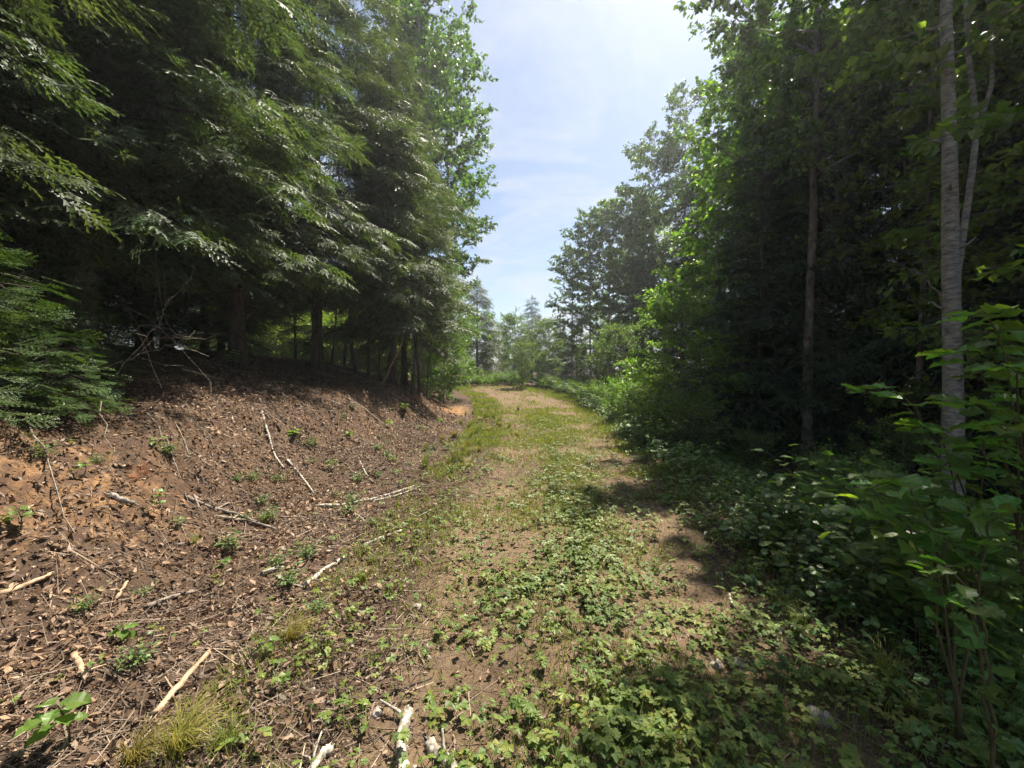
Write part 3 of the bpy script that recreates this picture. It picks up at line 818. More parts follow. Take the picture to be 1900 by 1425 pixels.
for (x, y, pr, s) in [(8.6, 5.4, 'spruce_a', 1.0), (10.2, 7.4, 'spruce_a', 1.1), (7.4, 3.4, 'maple_a', 1.0), (9.6, 2.6, 'spruce_a', 1.1), (12, 5.0, 'aspen_c', 1.0), (11.8, 9.5, 'spruce_a', 1.2),
                      (13.5, 13, 'aspen_c', 1.1), (10.5, 14.5, 'spruce_a', 1.2), (12.2, 19.0, 'spruce_a', 1.1), (13, 2.5, 'spruce_a', 1.1), (15.5, 8, 'aspen_b', 1.1), (16, 17, 'aspen_c', 1.1),
                      (12.5, 20, 'aspen_b', 1.0), (15, 4.2, 'aspen_c', 1.1), (18, 11.5, 'spruce_a', 1.3), (19, 6.5, 'aspen_c', 1.1), (10.8, 24, 'spruce_a', 1.1), (14, 27, 'aspen_c', 1.0),
                      (8.6, 27, 'spruce_b', 1.0), (9.5, 23, 'spruce_b', .9), (8.9, 9.4, 'spruce_b', 1.1), (11, 17, 'maple_a', 1.1), (20, 3, 'spruce_a', 1.3), (22, 15, 'aspen_b', 1.2)]:
    tree({'sp': 'spruce_tree', 'as': 'aspen_tree', 'ma': 'maple_tree'}[pr[:2]], pr, x, y, {'sp': 'dark conifer deep inside the shaded right-hand wood', 'as': 'tall leafy aspen deep inside the right-hand wood', 'ma': 'shaded broad-leaved understory tree deep in the right-hand wood'}[pr[:2]], 'tree', gd, None, s)
gss = 'slim stems in the right wood'
for (px, d, k) in [(1350, 12.5, 3), (1435, 11, 0), (1545, 10, 2), (1682, 7.6, 3), (1605, 9, 0), (1750, 5.8, 2), (1640, 12, 1), (1470, 13, 1), (1760, 8, 3), (1860, 7, 1)]:
    tag(link('dead_sapling', SLIM[k], loc=G(X(px, d), d), rot=(0, 0, RNG.random() * 6)), 'slim bare dead sapling standing in the dark right-hand wood', 'dead tree', gss)

gw = 'far trees behind the clearing'
rw = np.random.default_rng(99)
for i in range(46):
    a = -1.05 + 2.1 * (i + rw.random() * .8) / 46; d = 56 + 26 * rw.random()
    pr = ['spruce_a', 'aspen_c', 'maple_a', 'cedar_e', 'spruce_b'][rw.integers(0, 5)]
    if abs(a) < .16: pr = ['birch_small', 'spruce_b'][i % 2]
    tree('far_tree', pr, d * math.sin(a), d * math.cos(a), 'far tree in the wood closing the view behind the nearer trees', 'tree', gw, None, (.9 if pr == 'birch_small' else .5 if abs(a) < .16 else 1.0) + .3 * rw.random())
# ---- fir bushes on the near bank
gfb = 'fir bushes on the bank'
for (x, y, pr, s, lab) in [(-4.75, 3.35, 'fir_a', .80, 'largest fir bush at the left edge, its flat twigs lit from the right'),
                           (-4.25, 2.95, 'fir_b', .80, 'low fir bush at the left edge below the largest one'),
                           (-5.2, 4.4, 'fir_b', .95, 'shaded fir bush behind the largest one under the cedars'),
                           (-4.2, 3.7, 'fir_b', .55, 'dark small fir on the lip of the bank right of the largest fir bush'),
                           (-5.9, 5.1, 'fir_a', .65, 'fir bush in deep shade under the big cedar')]:
    tree('fir_bush', pr, x, y, lab, 'bush', gfb, None, s)

# ------------------------------------------------------------------ right-hand shrubs and undergrowth
def herb(name, seed, H, stems, leafT, lsize, mat, spread=0.5, nleaf=9, comp=True):
    rng = np.random.default_rng(seed)
    s0, s1, LP, LD, LN = [], [], [], [], []
    wood = Buf()
    for i in range(stems):
        a = rng.random() * 6.28; d = np.array([math.cos(a), math.sin(a), 0]); hh = H * (0.55 + 0.55 * rng.random()); sp = spread * H * (0.3 + rng.random())
        b0 = d * 0.05 * rng.random()
        pts = np.array([b0 + d * sp * t ** 1.6 + UP * hh * (t - 0.18 * t * t) - UP * 0.03 * (1 - t) for t in np.linspace(0, 1, 5)])
        wood.add(tube(pts, np.linspace(0.004, 0.0015, 5), 3, False))
        for k in range(nleaf):
            t = 0.22 + 0.78 * (k + 0.5 * rng.random()) / nleaf
            p0 = np.array([np.interp(t * 4, range(5), pts[:, c]) for c in range(3)])
            la = a + k * 2.4 + rng.normal() * 0.3; dd = np.array([math.cos(la), math.sin(la), 0.15])
            pl = 0.03 + 0.05 * rng.random()
            p1 = p0 + dd * pl
            s0.append(p0); s1.append(p1); LP.append(p1); LD.append(dd + np.array([0, 0, -.35 * rng.random()])); LN.append(UP + rng.normal(size=3) * 0.3)
    wood.add(sticks(s0, s1, 0.0018, 0.0012))
    S = lsize * (0.6 + 0.7 * rng.random(len(LP)))
    return [('stems', wood.mesh(name + '_stems', M['stem'])), ('foliage', Buf().add(scatter(leafT, LD, LN, LP, S)).mesh(name + '_foliage', M[mat]))]
PR['bramble_a'] = herb('bramble_a', 41, 0.75, 12, TRIFOL, 0.062, 'herb', .55, 10)
PR['bramble_b'] = herb('bramble_b', 42, 0.55, 11, TRIFOL, 0.055, 'herb', .7, 9)
PR['bramble_c'] = herb('bramble_c', 43, 0.95, 12, LEAF8, 0.095, 'maple', .45, 14)
PR['bramble_d'] = herb('bramble_d', 44, 0.40, 9, LEAF8, 0.060, 'herb', .8, 9)

gu = 'leafy plants along the right edge of the track'
rngu = np.random.default_rng(55)
ulab = 'low leafy bramble in the green edge at the right of the track'
n = 0
for i in range(400):
    y = 2.3 + 17 * rngu.random() ** 1.3; x = float(xr(y)) + 0.25 + 2.3 * rngu.random() ** 1.2
    if x / y > 1.2: continue
    pr = ['bramble_a', 'bramble_b', 'bramble_c', 'bramble_d'][rngu.integers(0, 4)]
    if x - float(xr(y)) < 0.6: pr = ['bramble_b', 'bramble_d'][rngu.integers(0, 2)]
    if PCX + FPX * x / y > 1270 and 690 - FPX * (float(h(x, y)) + .75 - CAM_Z) / y < 855: continue
    tree('bramble', pr, x, y, {'a': 'tall bramble with three-part leaves in the green edge right of the track', 'b': 'spreading bramble with three-part leaves at the right edge of the track', 'c': 'upright leafy plant with single leaves in the green edge right of the track', 'd': 'low sprawling plant with single leaves at the right edge of the track'}[pr[-1]], 'plant', gu, None, 0.75 + 0.5 * rngu.random()); n += 1
    if n >= 130: break
for (px, d, s, lab) in [(1190, 10.5, .42, 'bright yellow-green bush at the corner where the track narrows'), (1160, 13, .5, 'rounded green bush at the right edge where the track starts to bend'),
                        (1235, 11.5, .62, 'tall lime leafy bush in front of the dark corner conifer'), (1265, 9.6, .5, 'half shaded bush below the lime leafy corner bush'),
                        (1205, 14.5, .72, 'green bush behind the bright corner bush'), (1290, 8.6, .40, 'low dark green bush at the foot of the dark corner'),
                        (1250, 14, .85, 'tall sunlit bush by the corner conifer'), (1120, 16.5, .4, 'small green bush between ferns and track edge')]:
    tree('leafy_bush', 'bush_low', X(px, d), d, lab, 'bush', 'bushes at the corner of the right wood', None, s * 1.25)
# dim understory on the shaded side
for (px, d, s, lab) in [(1590, 5.2, .24, 'small shaded sapling with pale leaf layers left of the birch foot'), (1690, 6.8, .32, 'shaded sapling with dim leaf layers left of the thick birch'),
                        (1400, 8.2, .20, 'dim low sapling under the slim aspen trunk'), (1530, 6.5, .18, 'dark low sapling at the edge of the shade')]:
    tree('shade_sapling', 'bush_low', X(px, d), d, lab, 'sapling', 'saplings in the shade at the right', None, s * 1.9)

# bracken ferns at the far end
def fern(name, seed, nfr=7, L=0.8):
    rng = np.random.default_rng(seed); b = Buf()
    for i in range(nfr):
        a = i * 2.4 + rng.normal() * .3; d = np.array([math.cos(a), math.sin(a), 0]); l = L * (0.7 + 0.5 * rng.random())
        pts = np.array([d * l * (0.15 * t + 0.75 * t * t) + UP * l * (1.05 * t - 0.45 * t * t) for t in np.linspace(0, 1, 11)])
        b.add(tube(pts[::2], np.linspace(.005, .002, 6), 3, False))
        for k in range(3, 11):
            w = 0.34 * l * (1 - (k - 3) / 8.5)
            sd = np.cross(d, UP)
            for sg in (-1, 1):
                tip = pts[k] + sd * sg * w + d * w * .25 - UP * .12 * w
                p0 = pts[k - 1] * .55 + pts[k] * .45; p1 = pts[k] * .7 + pts[k - 1] * .3
                for q in range(3):                       # toothed pinna
                    f0, f1 = q / 3, (q + 1) / 3
                    c0 = p0 + (tip - p0) * f0; c1 = p0 + (tip - p0) * f1
                    ww = (p1 - p0) * (1 - f0 * .6) * 1.3
                    b.add((np.array([c0 - ww * .6, c0 + ww, c1]), np.array([(0, 1, 2)])))
    return [('fronds', b.mesh(name, M['fern']))]
PR['fern_a'] = fern('fern_a', 61); PR['fern_b'] = fern('fern_b', 62, 9, .7)
rngf = np.random.default_rng(66); k = 0
while k < 110:
    y = 14.5 + 14 * rngf.random(); x = float(xr(y)) + 0.45 + 2.6 * rngf.random()
    if y > 23: x = float(xr(y)) + .3 + 5 * rngf.random()
    if k >= 70: y = 27 + 5 * rngf.random(); x = -2.6 + 3.5 * rngf.random()
    tree('bracken_fern', ['fern_a', 'fern_b'][k % 2], x, y, 'pale green bracken fern in the bank of ferns beyond the bend', 'fern', 'ferns at the far right edge of the track', None, 1.15 + .7 * rngf.random()); k += 1
# blue sheet among the ferns
b = Buf()
rb = np.random.default_rng(5)
u, v = np.meshgrid(np.linspace(-1, 1, 15), np.linspace(-1, 1, 11))
zz = 0.55 * np.clip(1.15 - np.maximum(np.abs(u), np.abs(v)) ** 3, 0, 1) * (0.8 + 0.35 * fbm(u * 2, v * 2, 3, 2)) + 0.05 * fbm(u * 6, v * 6, 4, 2)
zz *= .7
me = grid_mesh('blue_tarp', u * 0.55 + .1 * fbm(v * 2, u, 3, 2), v * 0.5, zz, M['tarp'])
tag(link('blue_tarp', me, loc=G(X(904, 33), 33.0)), 'pale blue sheet half hidden in the plants beyond the bend', 'tarp')

# ------------------------------------------------------------------ hazel with single leaves as parts
HLEAF = []
for i in range(7):
    V, F = pleated(100 + i, 0.12 + 0.10 * (i % 3), 0.35 if i in (2, 5) else 0.05, 0.40)
    HLEAF.append(mesh('hazel_leaf', V, F, M['hazel']))
def leaf_obj(parent, me, pos, d, nrm, s, name='leaf'):
    R = frames(np.array([d], float), np.array([nrm], float))[0]
    from mathutils import Matrix
    q = Matrix([[float(R[i][j]) for j in range(3)] for i in range(3)]).to_euler()
    return link(name, me, parent, pos, q, s)

def hazel(loc, stems, seed, label, lsize=0.11, group='hazel bushes at the right', t0=.30):
    """stems: list of world-relative polylines; leaves alternate along each stem"""
    rng = np.random.default_rng(seed)
    e = link('hazel_bush', None, loc=loc); tag(e, label, 'bush', group)
    for pts, nl in stems:
        pts = np.array(pts, float); m = len(pts)
        fine = np.array([[np.interp(t, range(m), pts[:, c]) for c in range(3)] for t in np.linspace(0, m - 1, 12)])
        fine[1:-1] += rng.normal(size=(10, 3)) * 0.008
        link('stem', mesh('hazel_stem', *tube(fine, np.linspace(.0065, .0022, 12), 6), M['stem'], True), e)
        for k in range(nl):
            t = t0 + (1 - t0) * (k + 0.3 * rng.random()) / max(1, nl - 1) if nl > 1 else 1
            t = min(t, 1)
            p0 = np.array([np.interp(t * 11, range(12), fine[:, c]) for c in range(3)])
            ax = norm(fine[-1] - fine[6]); lat = norm(np.cross(ax, UP)) * (1 if k % 2 else -1)
            d = lat * (0.9 + .3 * rng.random()) + ax * (0.35 + .5 * rng.random()) + UP * (0.1 * rng.normal() - 0.15)
            if k == nl - 1: d = ax + UP * -.1
            d = norm(d)
            s = lsize * (0.6 + 0.65 * rng.random()) * (0.75 if t > .95 else 1)
            leaf_obj(e, HLEAF[rng.integers(0, 7)], p0 + d * 0.012, d, UP + rng.normal(size=3) * 0.28, s)
    return e

def arch(tip, bend=0.3, base=(0, 0, 0)):
    """a shoot that rises and then bows over toward its tip"""
    tip = np.array(tip, float); base = np.array(base, float)
    c = base + (tip - base) * np.array([.35, .35, 0]) + UP * (tip[2] - base[2]) * (1.0 + bend)
    return [tuple((1 - t) ** 2 * base + 2 * t * (1 - t) * c + t * t * tip) for t in np.linspace(0, 1, 7)]
rh = np.random.default_rng(77)
def bush(px, d, tips, seed, label, lsize=0.11, nl=14, t0=.3):
    """tips: (pixel x, pixel y, distance) of the stem ends"""
    base = np.array(G(X(px, d), d))
    st = []
    for (tx, ty, td) in tips:
        tip = at(tx, ty, td) - base
        st.append((arch(tip, 0.16 + .1 * rh.random()), nl))
    return hazel(base, st, seed, label, lsize, t0=t0)
bush(1930, 2.15, [(1790, 600, 1.95), (1885, 590, 1.9), (1740, 660, 2.1), (1850, 690, 1.75), (1780, 760, 1.9), (1900, 640, 2.3), (1870, 800, 1.7)], 1, 'tall hazel at the right edge, large toothed leaves before the birch trunk', .125, 17)
bush(1830, 2.2, [(1600, 728, 2.25), (1690, 800, 2.1), (1620, 905, 1.9), (1740, 880, 1.9), (1830, 850, 1.8), (1800, 950, 1.7), (1680, 950, 1.95)], 2, 'hazel with a long arching branch reaching left over the dark gap', .12, 17)
bush(1800, 1.7, [(1610, 960, 1.85), (1650, 920, 1.8), (1720, 990, 1.7), (1860, 960, 1.6)], 3, 'lower hazel with broad shaded leaves under the arching branch', .11, 15, .3)
bush(1880, 1.45, [(1720, 1060, 1.5), (1790, 1130, 1.4)], 4, 'nearest hazel shoots at the lower right corner', .065, 18, .05)

# ------------------------------------------------------------------ seedlings on the left bank, each leaf a part
SLEAF = [mesh('seedling_leaf', *pleated(200 + i, 0.2, 0.0, 0.36 + .05 * (i % 2)), M['maple']) for i in range(4)]
def seedling(px, py, hgt, nl, lsize, label, seed, lean=0.2):
    rng = np.random.default_rng(seed)
    p = at(px, py); p[2] = h(p[0], p[1])
    e = link('seedling', None, loc=p); tag(e, label, 'seedling', 'seedlings on the bank')
    tip = np.array([rng.normal() * lean * hgt, rng.normal() * lean * hgt, hgt])
    pts = np.array([tip * t + np.array([.02, .0, 0]) * math.sin(3 * t) for t in np.linspace(-.08, 1, 6)])
    link('stem', mesh('seedling_stem', *tube(pts, np.linspace(.004, .002, 6), 5), M['stem'], True), e)
    for k in range(nl):
        t = 1 - 0.55 * (k / max(1, nl)) ** 1.2; a = k * 2.4 + rng.random()
        d = np.array([math.cos(a), math.sin(a), -0.15 + .25 * rng.random()])
        s = lsize * (0.65 + .5 * rng.random())
        leaf_obj(e, SLEAF[k % 4], tip * t + d * 0.01, d, UP + rng.normal(size=3) * .2, s)
for i, a in enumerate([(130, 1385, .20, 9, .10, 'largest leafy seedling near the lower left corner'), (232, 1190, .10, 6, .065, 'five-leaved seedling beside a grey-brown stick'),
          (38, 985, .14, 9, .07, 'bright seedling at the left picture edge below the soil bank'), (300, 965, .24, 7, .06, 'thin upright seedling in front of the tangled sticks'),
          (335, 985, .10, 8, .045, 'small yellow-green seedling beside the thin upright one'), (290, 830, .10, 3, .10, 'two-leaved seedling below the hanging twig on the bank'),
          (440, 690, .40, 14, .13, 'spreading sapling with broad leaves in front of the dark cedar hollow'), (545, 815, .12, 5, .11, 'shaded seedling beside the leaning birch stick'),
          (612, 872, .14, 7, .10, 'lit seedling on the mid bank right of the leaning birch stick'), (650, 815, .14, 6, .10, 'seedling on the upper slope left of the sunlit gap'),
          (155, 885, .12, 5, .06, 'small seedling on the orange soil at the left'), (720, 795, .16, 8, .09, 'yellow-green seedling on the upper middle slope'),
          (750, 765, .22, 9, .12, 'bright seedling below the dark tree trunks on the slope'), (490, 640, .4, 10, .12, 'sapling with a few broad leaves right of the spreading one'),
          (500, 1215, .09, 6, .06, 'low round-leaved seedling left of the yellow grass tuft'), (410, 1060, .08, 5, .05, 'tiny seedling between sticks in the leaf litter'),
          (735, 860, .12, 7, .08, 'leafy seedling on the lower slope near the track'), (820, 790, .2, 8, .10, 'dark green seedling near the eroded end of the bank')]):
    seedling(*a, 300 + i)

rsp = np.random.default_rng(121)
for i in range(46):
    y = 2.0 + 10 * rsp.random() ** 1.2; x = float(xl(y)) - .2 - 2.6 * rsp.random()
    if abs(x / y) > 1.25: continue
    tree('green_sprig', 'bramble_d', x, y, 'tiny leafy sprig growing out of the leaf litter on the slope', 'sprig', 'sprigs on the slope', None, .26 + .26 * rsp.random())
# ------------------------------------------------------------------ grass tufts
def tuft(name, seed, n, L, mat, spread=.6, side=(0, 0)):
    rng = np.random.default_rng(seed); V = []; F = []
    for i in range(n):
        a = rng.random() * 6.28; l = L * (0.5 + 0.7 * rng.random()); d = np.array([math.cos(a), math.sin(a), 0]) * spread + np.array([side[0], side[1], 0])
        b0 = np.array([rng.normal() * .02, rng.normal() * .02, -.01]); sd = norm(np.cross(d + 1e-3, UP)) * 0.0022
        k = len(V); m = 5
        for j in range(m):
            t = j / (m - 1); p = b0 + d * l * t ** 1.8 * .9 + UP * l * (t - .45 * t ** 2.4)
            w = sd * (1 - t * .9); V.extend([p - w, p + w])
        for j in range(m - 1):
            q = k + 2 * j; F.extend([(q, q + 1, q + 3), (q, q + 3, q + 2)])
    return mesh(name, np.array(V), np.array(F), M[mat])
TU = [tuft('tuft_mesh', 1, 150, .26, 'drygrass', .55, (.35, -.05)), tuft('tuft_mesh', 2, 110, .20, 'grass', .6), tuft('tuft_mesh', 3, 90, .38, 'grass', .35), tuft('tuft_mesh', 4, 60, .16, 'grass', .7)]
for (px, py, k, s, lab) in [(540, 1195, 0, .85, 'yellow-green grass tuft combed to one side amid the leaf litter'), (330, 1405, 0, 1.15, 'large yellow grass tuft at the bottom left'),
                            (250, 1420, 0, .9, 'grass tuft left of the large yellow one at the bottom edge'), (420, 1390, 1, 1.0, 'long-bladed grass right of the large yellow tuft'), (670, 1080, 1, .9, 'green grass tuft at the end of the white birch stick'),
                            (690, 1045, 3, .8, 'small grass tuft above the white birch stick'), (490, 970, 3, 1.0, 'sparse grass clump by the tangled sticks'), (1072, 935, 1, .9, 'upright grass clump alone in the middle of the track'),
                            (1000, 905, 3, 1.1, 'small grass clump far up the middle of the track'), (360, 1010, 3, .8, 'thin grass beside the tangled sticks'), (1480, 1180, 2, .8, 'shaded grass clump at the right edge of the track'),
                            (1640, 1120, 2, .9, 'shaded long grass in front of the hazel')]:
    p = at(px, py)
    tag(link('grass_tuft', TU[k], loc=(p[0], p[1], h(p[0], p[1])), rot=(0, 0, RNG.random() * .8), scale=s), lab, 'grass tuft', 'grass tufts')
rg = np.random.default_rng(88)
for i in range(34):
    y = 1.35 + 2.6 * rg.random(); x = float(xr(y)) + .05 + .9 * rg.random()
    tag(link('grass_tuft', TU[[1, 2, 3][rg.integers(0, 3)]], loc=G(x, y), rot=(0, 0, rg.random() * 6), scale=.6 + .6 * rg.random()), 'shaded green grass tuft among the low weeds at the lower right', 'grass tuft', 'grass in the shaded right edge')
for i in range(60):
    y = 6.5 + 11 * rg.random(); x = float(xl(y)) - .45 + .6 * rg.normal() * .6
    tag(link('grass_tuft', TU[2 if rg.random() < .7 else 0], loc=G(x, y), rot=(0, 0, rg.random() * 6), scale=.6 + .7 * rg.random()), 'tall yellowish grass tuft in the strip along the left edge of the track', 'grass tuft', 'grass strip along the left edge')

# ------------------------------------------------------------------ sticks, stones
def stick(pix, r, mat, label, forks=(), lift=0.3, seed=0, cat='stick', ends=None, name='fallen_stick'):
    rng = np.random.default_rng(seed)
    def line(pp, r):
        P = np.array([at(*q) for q in pp])
        P[:, 2] = h(P[:, 0], P[:, 1]) + r * lift + 0.011
        n = max(5, len(P) * 3)
        t = np.linspace(0, len(P) - 1, n)
        Q = np.array([[np.interp(a, range(len(P)), P[:, c]) for c in range(3)] for a in t])
        zz = h(Q[:, 0], Q[:, 1]) + r * .15
        Q[:, 2] = np.maximum(Q[:, 2], zz)
        Q[1:-1] += rng.normal(size=(n - 2, 3)) * r * .14
        return Q, np.linspace(r, r * .7, n) * (1 + .04 * rng.normal(size=n))
    Q, R = line(pix, r)
    o = Q[len(Q) // 2].copy()
    b = Buf().add(tube(Q - o, R, 8, True, .03, rng))
    for k in range(2 if r > .009 else 1):
        q = Q[rng.integers(1, len(Q) - 1)] - o; dd = norm(rng.normal(size=3) * np.array([1, 1, .5]) + np.array([0, 0, .3]))
        b.add(tube([q, q + dd * r * 2.2, q + dd * r * (2.6 + 2.5 * rng.random()) + rng.normal(size=3) * r * .5], [r * .42, r * .3, r * .16], 5))
    for e, nx in ((0, 1), (-1, -2)):                                    # splintered ends
        ax = norm(Q[e] - Q[nx])
        for k in range(4):
            off = norm(np.cross(ax, rng.normal(size=3))) * r * .55
            b.add(sticks([Q[e] - o + off - ax * r], [Q[e] - o + off * .8 + ax * r * (.5 + 1.6 * rng.random())], r * .42, r * .08))
    for f in forks:
        Q2, R2 = line(f, r * .6); b.add(tube(Q2 - o, R2, 7, True, .06, rng))
    ob = link(name, b.mesh(name, M[mat], True), loc=o)
    return tag(ob, label, cat, 'fallen sticks on the bank and track')
SK = [([(585, 943), (640, 938), (690, 930), (740, 914), (768, 905)], .019, 'wood_white', 'longest white birch branch, forked at one end, lying across the slope', ([(690, 932), (735, 922), (772, 908)], [(740, 914), (790, 903)])),
      ([(565, 1093), (600, 1062), (637, 1038)], .019, 'wood_white', 'white birch stick lying diagonal below the longest branch', ()),
      ([(672, 1016), (710, 1000), (745, 988)], .016, 'wood_white', 'short white birch stick between plants above the diagonal one', ()),
      ([(485, 1072), (512, 1058)], .022, 'wood_white', 'split white wood chunk left of the diagonal birch stick', ()),
      ([(512, 1072), (540, 1088), (562, 1093)], .010, 'wood_grey', 'grey stick touching the lower end of the diagonal birch stick', ()),
      ([(482, 742), (492, 790), (508, 848), (527, 872)], .017, 'wood_white', 'pale curved birch stick leaning down the shaded bank', ()),
      ([(533, 855), (558, 885), (582, 918)], .016, 'wood_white', 'pale stick on the slope just below the curved leaning one', ()),
      ([(668, 858), (678, 880), (692, 897)], .014, 'wood_white', 'short pale stick in the middle of the slope', ()),
      ([(645, 742), (680, 765), (718, 795)], .017, 'wood_grey', 'grey stick high on the slope below the cedars', ()),
      ([(775, 780), (795, 790), (815, 800)], .018, 'wood_grey', 'short grey stick near the lit end of the slope', ()),
      ([(722, 733), (755, 752), (792, 777)], .020, 'bark', 'dark stick high on the far slope', ()),
      ([(758, 1328), (745, 1375), (744, 1440), (748, 1520)], .026, 'wood_white', 'thick white birch pole running off the bottom edge', ()),
      ([(797, 1392), (822, 1418), (850, 1450), (900, 1510)], .028, 'wood_white', 'second white birch pole at the bottom edge, right of the first', ()),
      ([(612, 1396), (592, 1418), (570, 1450)], .020, 'wood_white', 'broken white wood piece at the bottom edge left of the poles', ()),
      ([(203, 924), (225, 931), (247, 939)], .022, 'wood_white', 'short barkless white log on the orange soil', ()),
      ([(-5, 1112), (40, 1098), (95, 1082)], .016, 'wood_tan', 'tan broken stick at the left edge', ()),
      ([(272, 1132), (315, 1115), (358, 1103)], .016, 'wood_grey', 'grey-brown stick beside the five-leaved seedling', ()),
      ([(288, 1335), (335, 1280), (388, 1218)], .016, 'wood_tan', 'peeling dark and tan stick in the near leaf litter', ()),
      ([(138, 1220), (150, 1245), (160, 1268)], .017, 'wood_tan', 'bright tan bark chip standing in the near litter', ()),
      ([(430, 1222), (434, 1262)], .006, 'wood_tan', 'thin tan twig pointing to the viewer', ()),
      ([(348, 926), (390, 945), (440, 958), (482, 976)], .017, 'wood_grey', 'tangled grey branch above the thin sticks', ([(360, 925), (370, 945)], [(400, 948), (425, 938)])),
      ([(400, 962), (460, 970), (515, 986)], .015, 'wood_grey', 'grey stick crossing under the tangled branch', ()),
      ([(520, 962), (580, 963), (650, 968)], .009, 'wood_grey', 'long thin grey stick left of the longest birch branch', ([(560, 963), (600, 972), (645, 978)],)),
      ([(340, 688), (375, 697), (412, 706)], .024, 'wood_tan', 'pale fallen pole on the shaded floor under the cedars', ()),
      ([(640, 942), (665, 960), (690, 978)], .008, 'wood_white', 'thin pale twig crossing below the longest birch branch', ()),
      ([(760, 955), (775, 962), (800, 948)], .008, 'wood_white', 'crooked white twig at the edge of the track', ()),
      ([(215, 1120), (235, 1085)], .012, 'wood_tan', 'tan stick end behind the five-leaved seedling', ()),
      ([(885, 1092), (900, 1072)], .005, 'wood_tan', 'thin curved twig on the track', ()),
      ([(1353, 1108), (1360, 1132)], .010, 'wood_white', 'small white twig in the shade at the right of the track', ()),
      ([(590, 1345), (680, 1310), (740, 1285), (800, 1265)], .006, 'bark', 'long thin dark twig arching across the lower middle', ()),
      ([(490, 770), (520, 800)], .016, 'bark', 'dark branch stub on the shaded bank', ()),
      ([(868, 860), (874, 846)], .008, 'wood_white', 'small pale stick at the edge of the track', ())]
for i, s in enumerate(SK): stick(s[0], s[1], s[2], s[3], s[4], seed=400 + i)

# leaning pole and dead branches in the air
def free_branch(pts, r, mat, label, twigs=6, seed=0, name='dead_branch'):
    rng = np.random.default_rng(seed)
    P = np.array([at(*q) for q in pts]); o = P[0].copy(); P = P - o
    t = np.linspace(0, len(P) - 1, 12)
    Q = np.array([[np.interp(a, range(len(P)), P[:, c]) for c in range(3)] for a in t]); Q[1:] += rng.normal(size=(11, 3)) * .015
    b = Buf().add(tube(Q, np.linspace(r, r * .3, 12), 6))
    s0, s1 = [], []
    for k in range(twigs):
        q = Q[rng.integers(4, 12)]; d = norm(Q[-1] - Q[0]) * .6 + rng.normal(size=3) * .45
        e = q + d * (.2 + .3 * rng.random()); s0.append(q); s1.append(e); s0.append(e); s1.append(e + d * .15 + rng.normal(size=3) * .06)
    if twigs: b.add(sticks(s0, s1, r * .35, .0015))
    return tag(link(name, b.mesh(name, M[mat]), loc=o), label, 'branch', 'dead branches at the bank')
free_branch([(712, 708, 12.2), (745, 640, 12.4), (752, 610, 12.5)], .03, 'wood_tan', 'pale dead stick leaning against the dark cedar trunk', 0, 1)
free_branch([(300, 720, 5.2), (250, 600, 4.9), (355, 622, 4.6)], .007, 'wood_grey', 'bare dead branch reaching out of the dark hollow', 9, 2)
free_branch([(180, 690, 4.4), (260, 655, 4.5), (330, 640, 4.6)], .007, 'wood_grey', 'lower bare branch under the dead one in the hollow', 7, 3)
free_branch([(215, 700, 4.6), (300, 590, 4.8), (315, 545, 4.9)], .006, 'wood_grey', 'upright bare branch crossing the hollow', 6, 4)
free_branch([(188, 745, 3.7), (200, 828, 3.5), (228, 838, 3.45), (268, 842, 3.4)], .0055, 'wood_grey', 'crooked thin root hanging over the soil bank', 2, 5)
free_branch([(1755, 555, 4.9), (1725, 525, 4.8), (1700, 500, 4.7)], .012, 'wood_grey', 'dead side branch poking left from the birch trunk', 4, 6)

rr_ = np.random.default_rng(73)
for i in range(22):                                                     # roots hanging out of the cut
    y = 2.6 + 11 * rr_.random() ** 1.2; x0 = float(xl(y)) - 2.95 - .4 * rr_.random(); ln = .5 + .7 * rr_.random()
    t = np.linspace(0, 1, 7); xs = x0 + ln * t; ys = y - (.25 + .5 * rr_.random()) * ln * t + np.cumsum(rr_.normal(size=7)) * .03
    P = np.stack([xs, ys, h(xs, ys) + .012 + .05 * np.sin(math.pi * t) * rr_.random()], 1); o = P[3].copy()
    b = Buf().add(tube(P - o, np.linspace(.007, .002, 7) * (.6 + .8 * rr_.random()), 5))
    b.add(sticks(P[2:6] - o, P[2:6] - o + rr_.normal(size=(4, 3)) * np.array([.12, .12, .03]), .002, .001))
    tag(link('bare_root', b.mesh('bare_root', M['wood_grey']), loc=o), 'thin bare root hanging down the cut face of the bank', 'root', 'roots in the bank')

def stone(px, py, s, label, seed, flat=.55):
    rng = np.random.default_rng(seed)
    p = at(px, py); p[2] = h(p[0], p[1])
    nu, nv = 9, 6
    V = [(0, 0, 1)]; F = []
    for j in range(1, nv):
        th = math.pi * j / nv
        for i in range(nu):
            a = 2 * math.pi * i / nu; V.append((math.sin(th) * math.cos(a), math.sin(th) * math.sin(a), math.cos(th)))
    V.append((0, 0, -1)); V = np.array(V); m = len(V) - 1
    V *= (1 + .16 * rng.normal(size=(len(V), 1)))
    for i in range(nu):
        k = (i + 1) % nu; F.append((0, 1 + i, 1 + k)); F.append((m, m - nu + k, m - nu + i))
        for j in range(nv - 2):
            q = 1 + j * nu; F.append((q + i, q + nu + i, q + nu + k)); F.append((q + i, q + nu + k, q + k))
    V = V * np.array([1, .75 + .2 * rng.random(), flat]) * s
    o = link('stone', mesh('stone', V, np.array(F), M['stone'], True), loc=p + UP * s * flat * .35, rot=(0, 0, rng.random() * 6))
    return tag(o, label, 'stone', 'stones on the track')
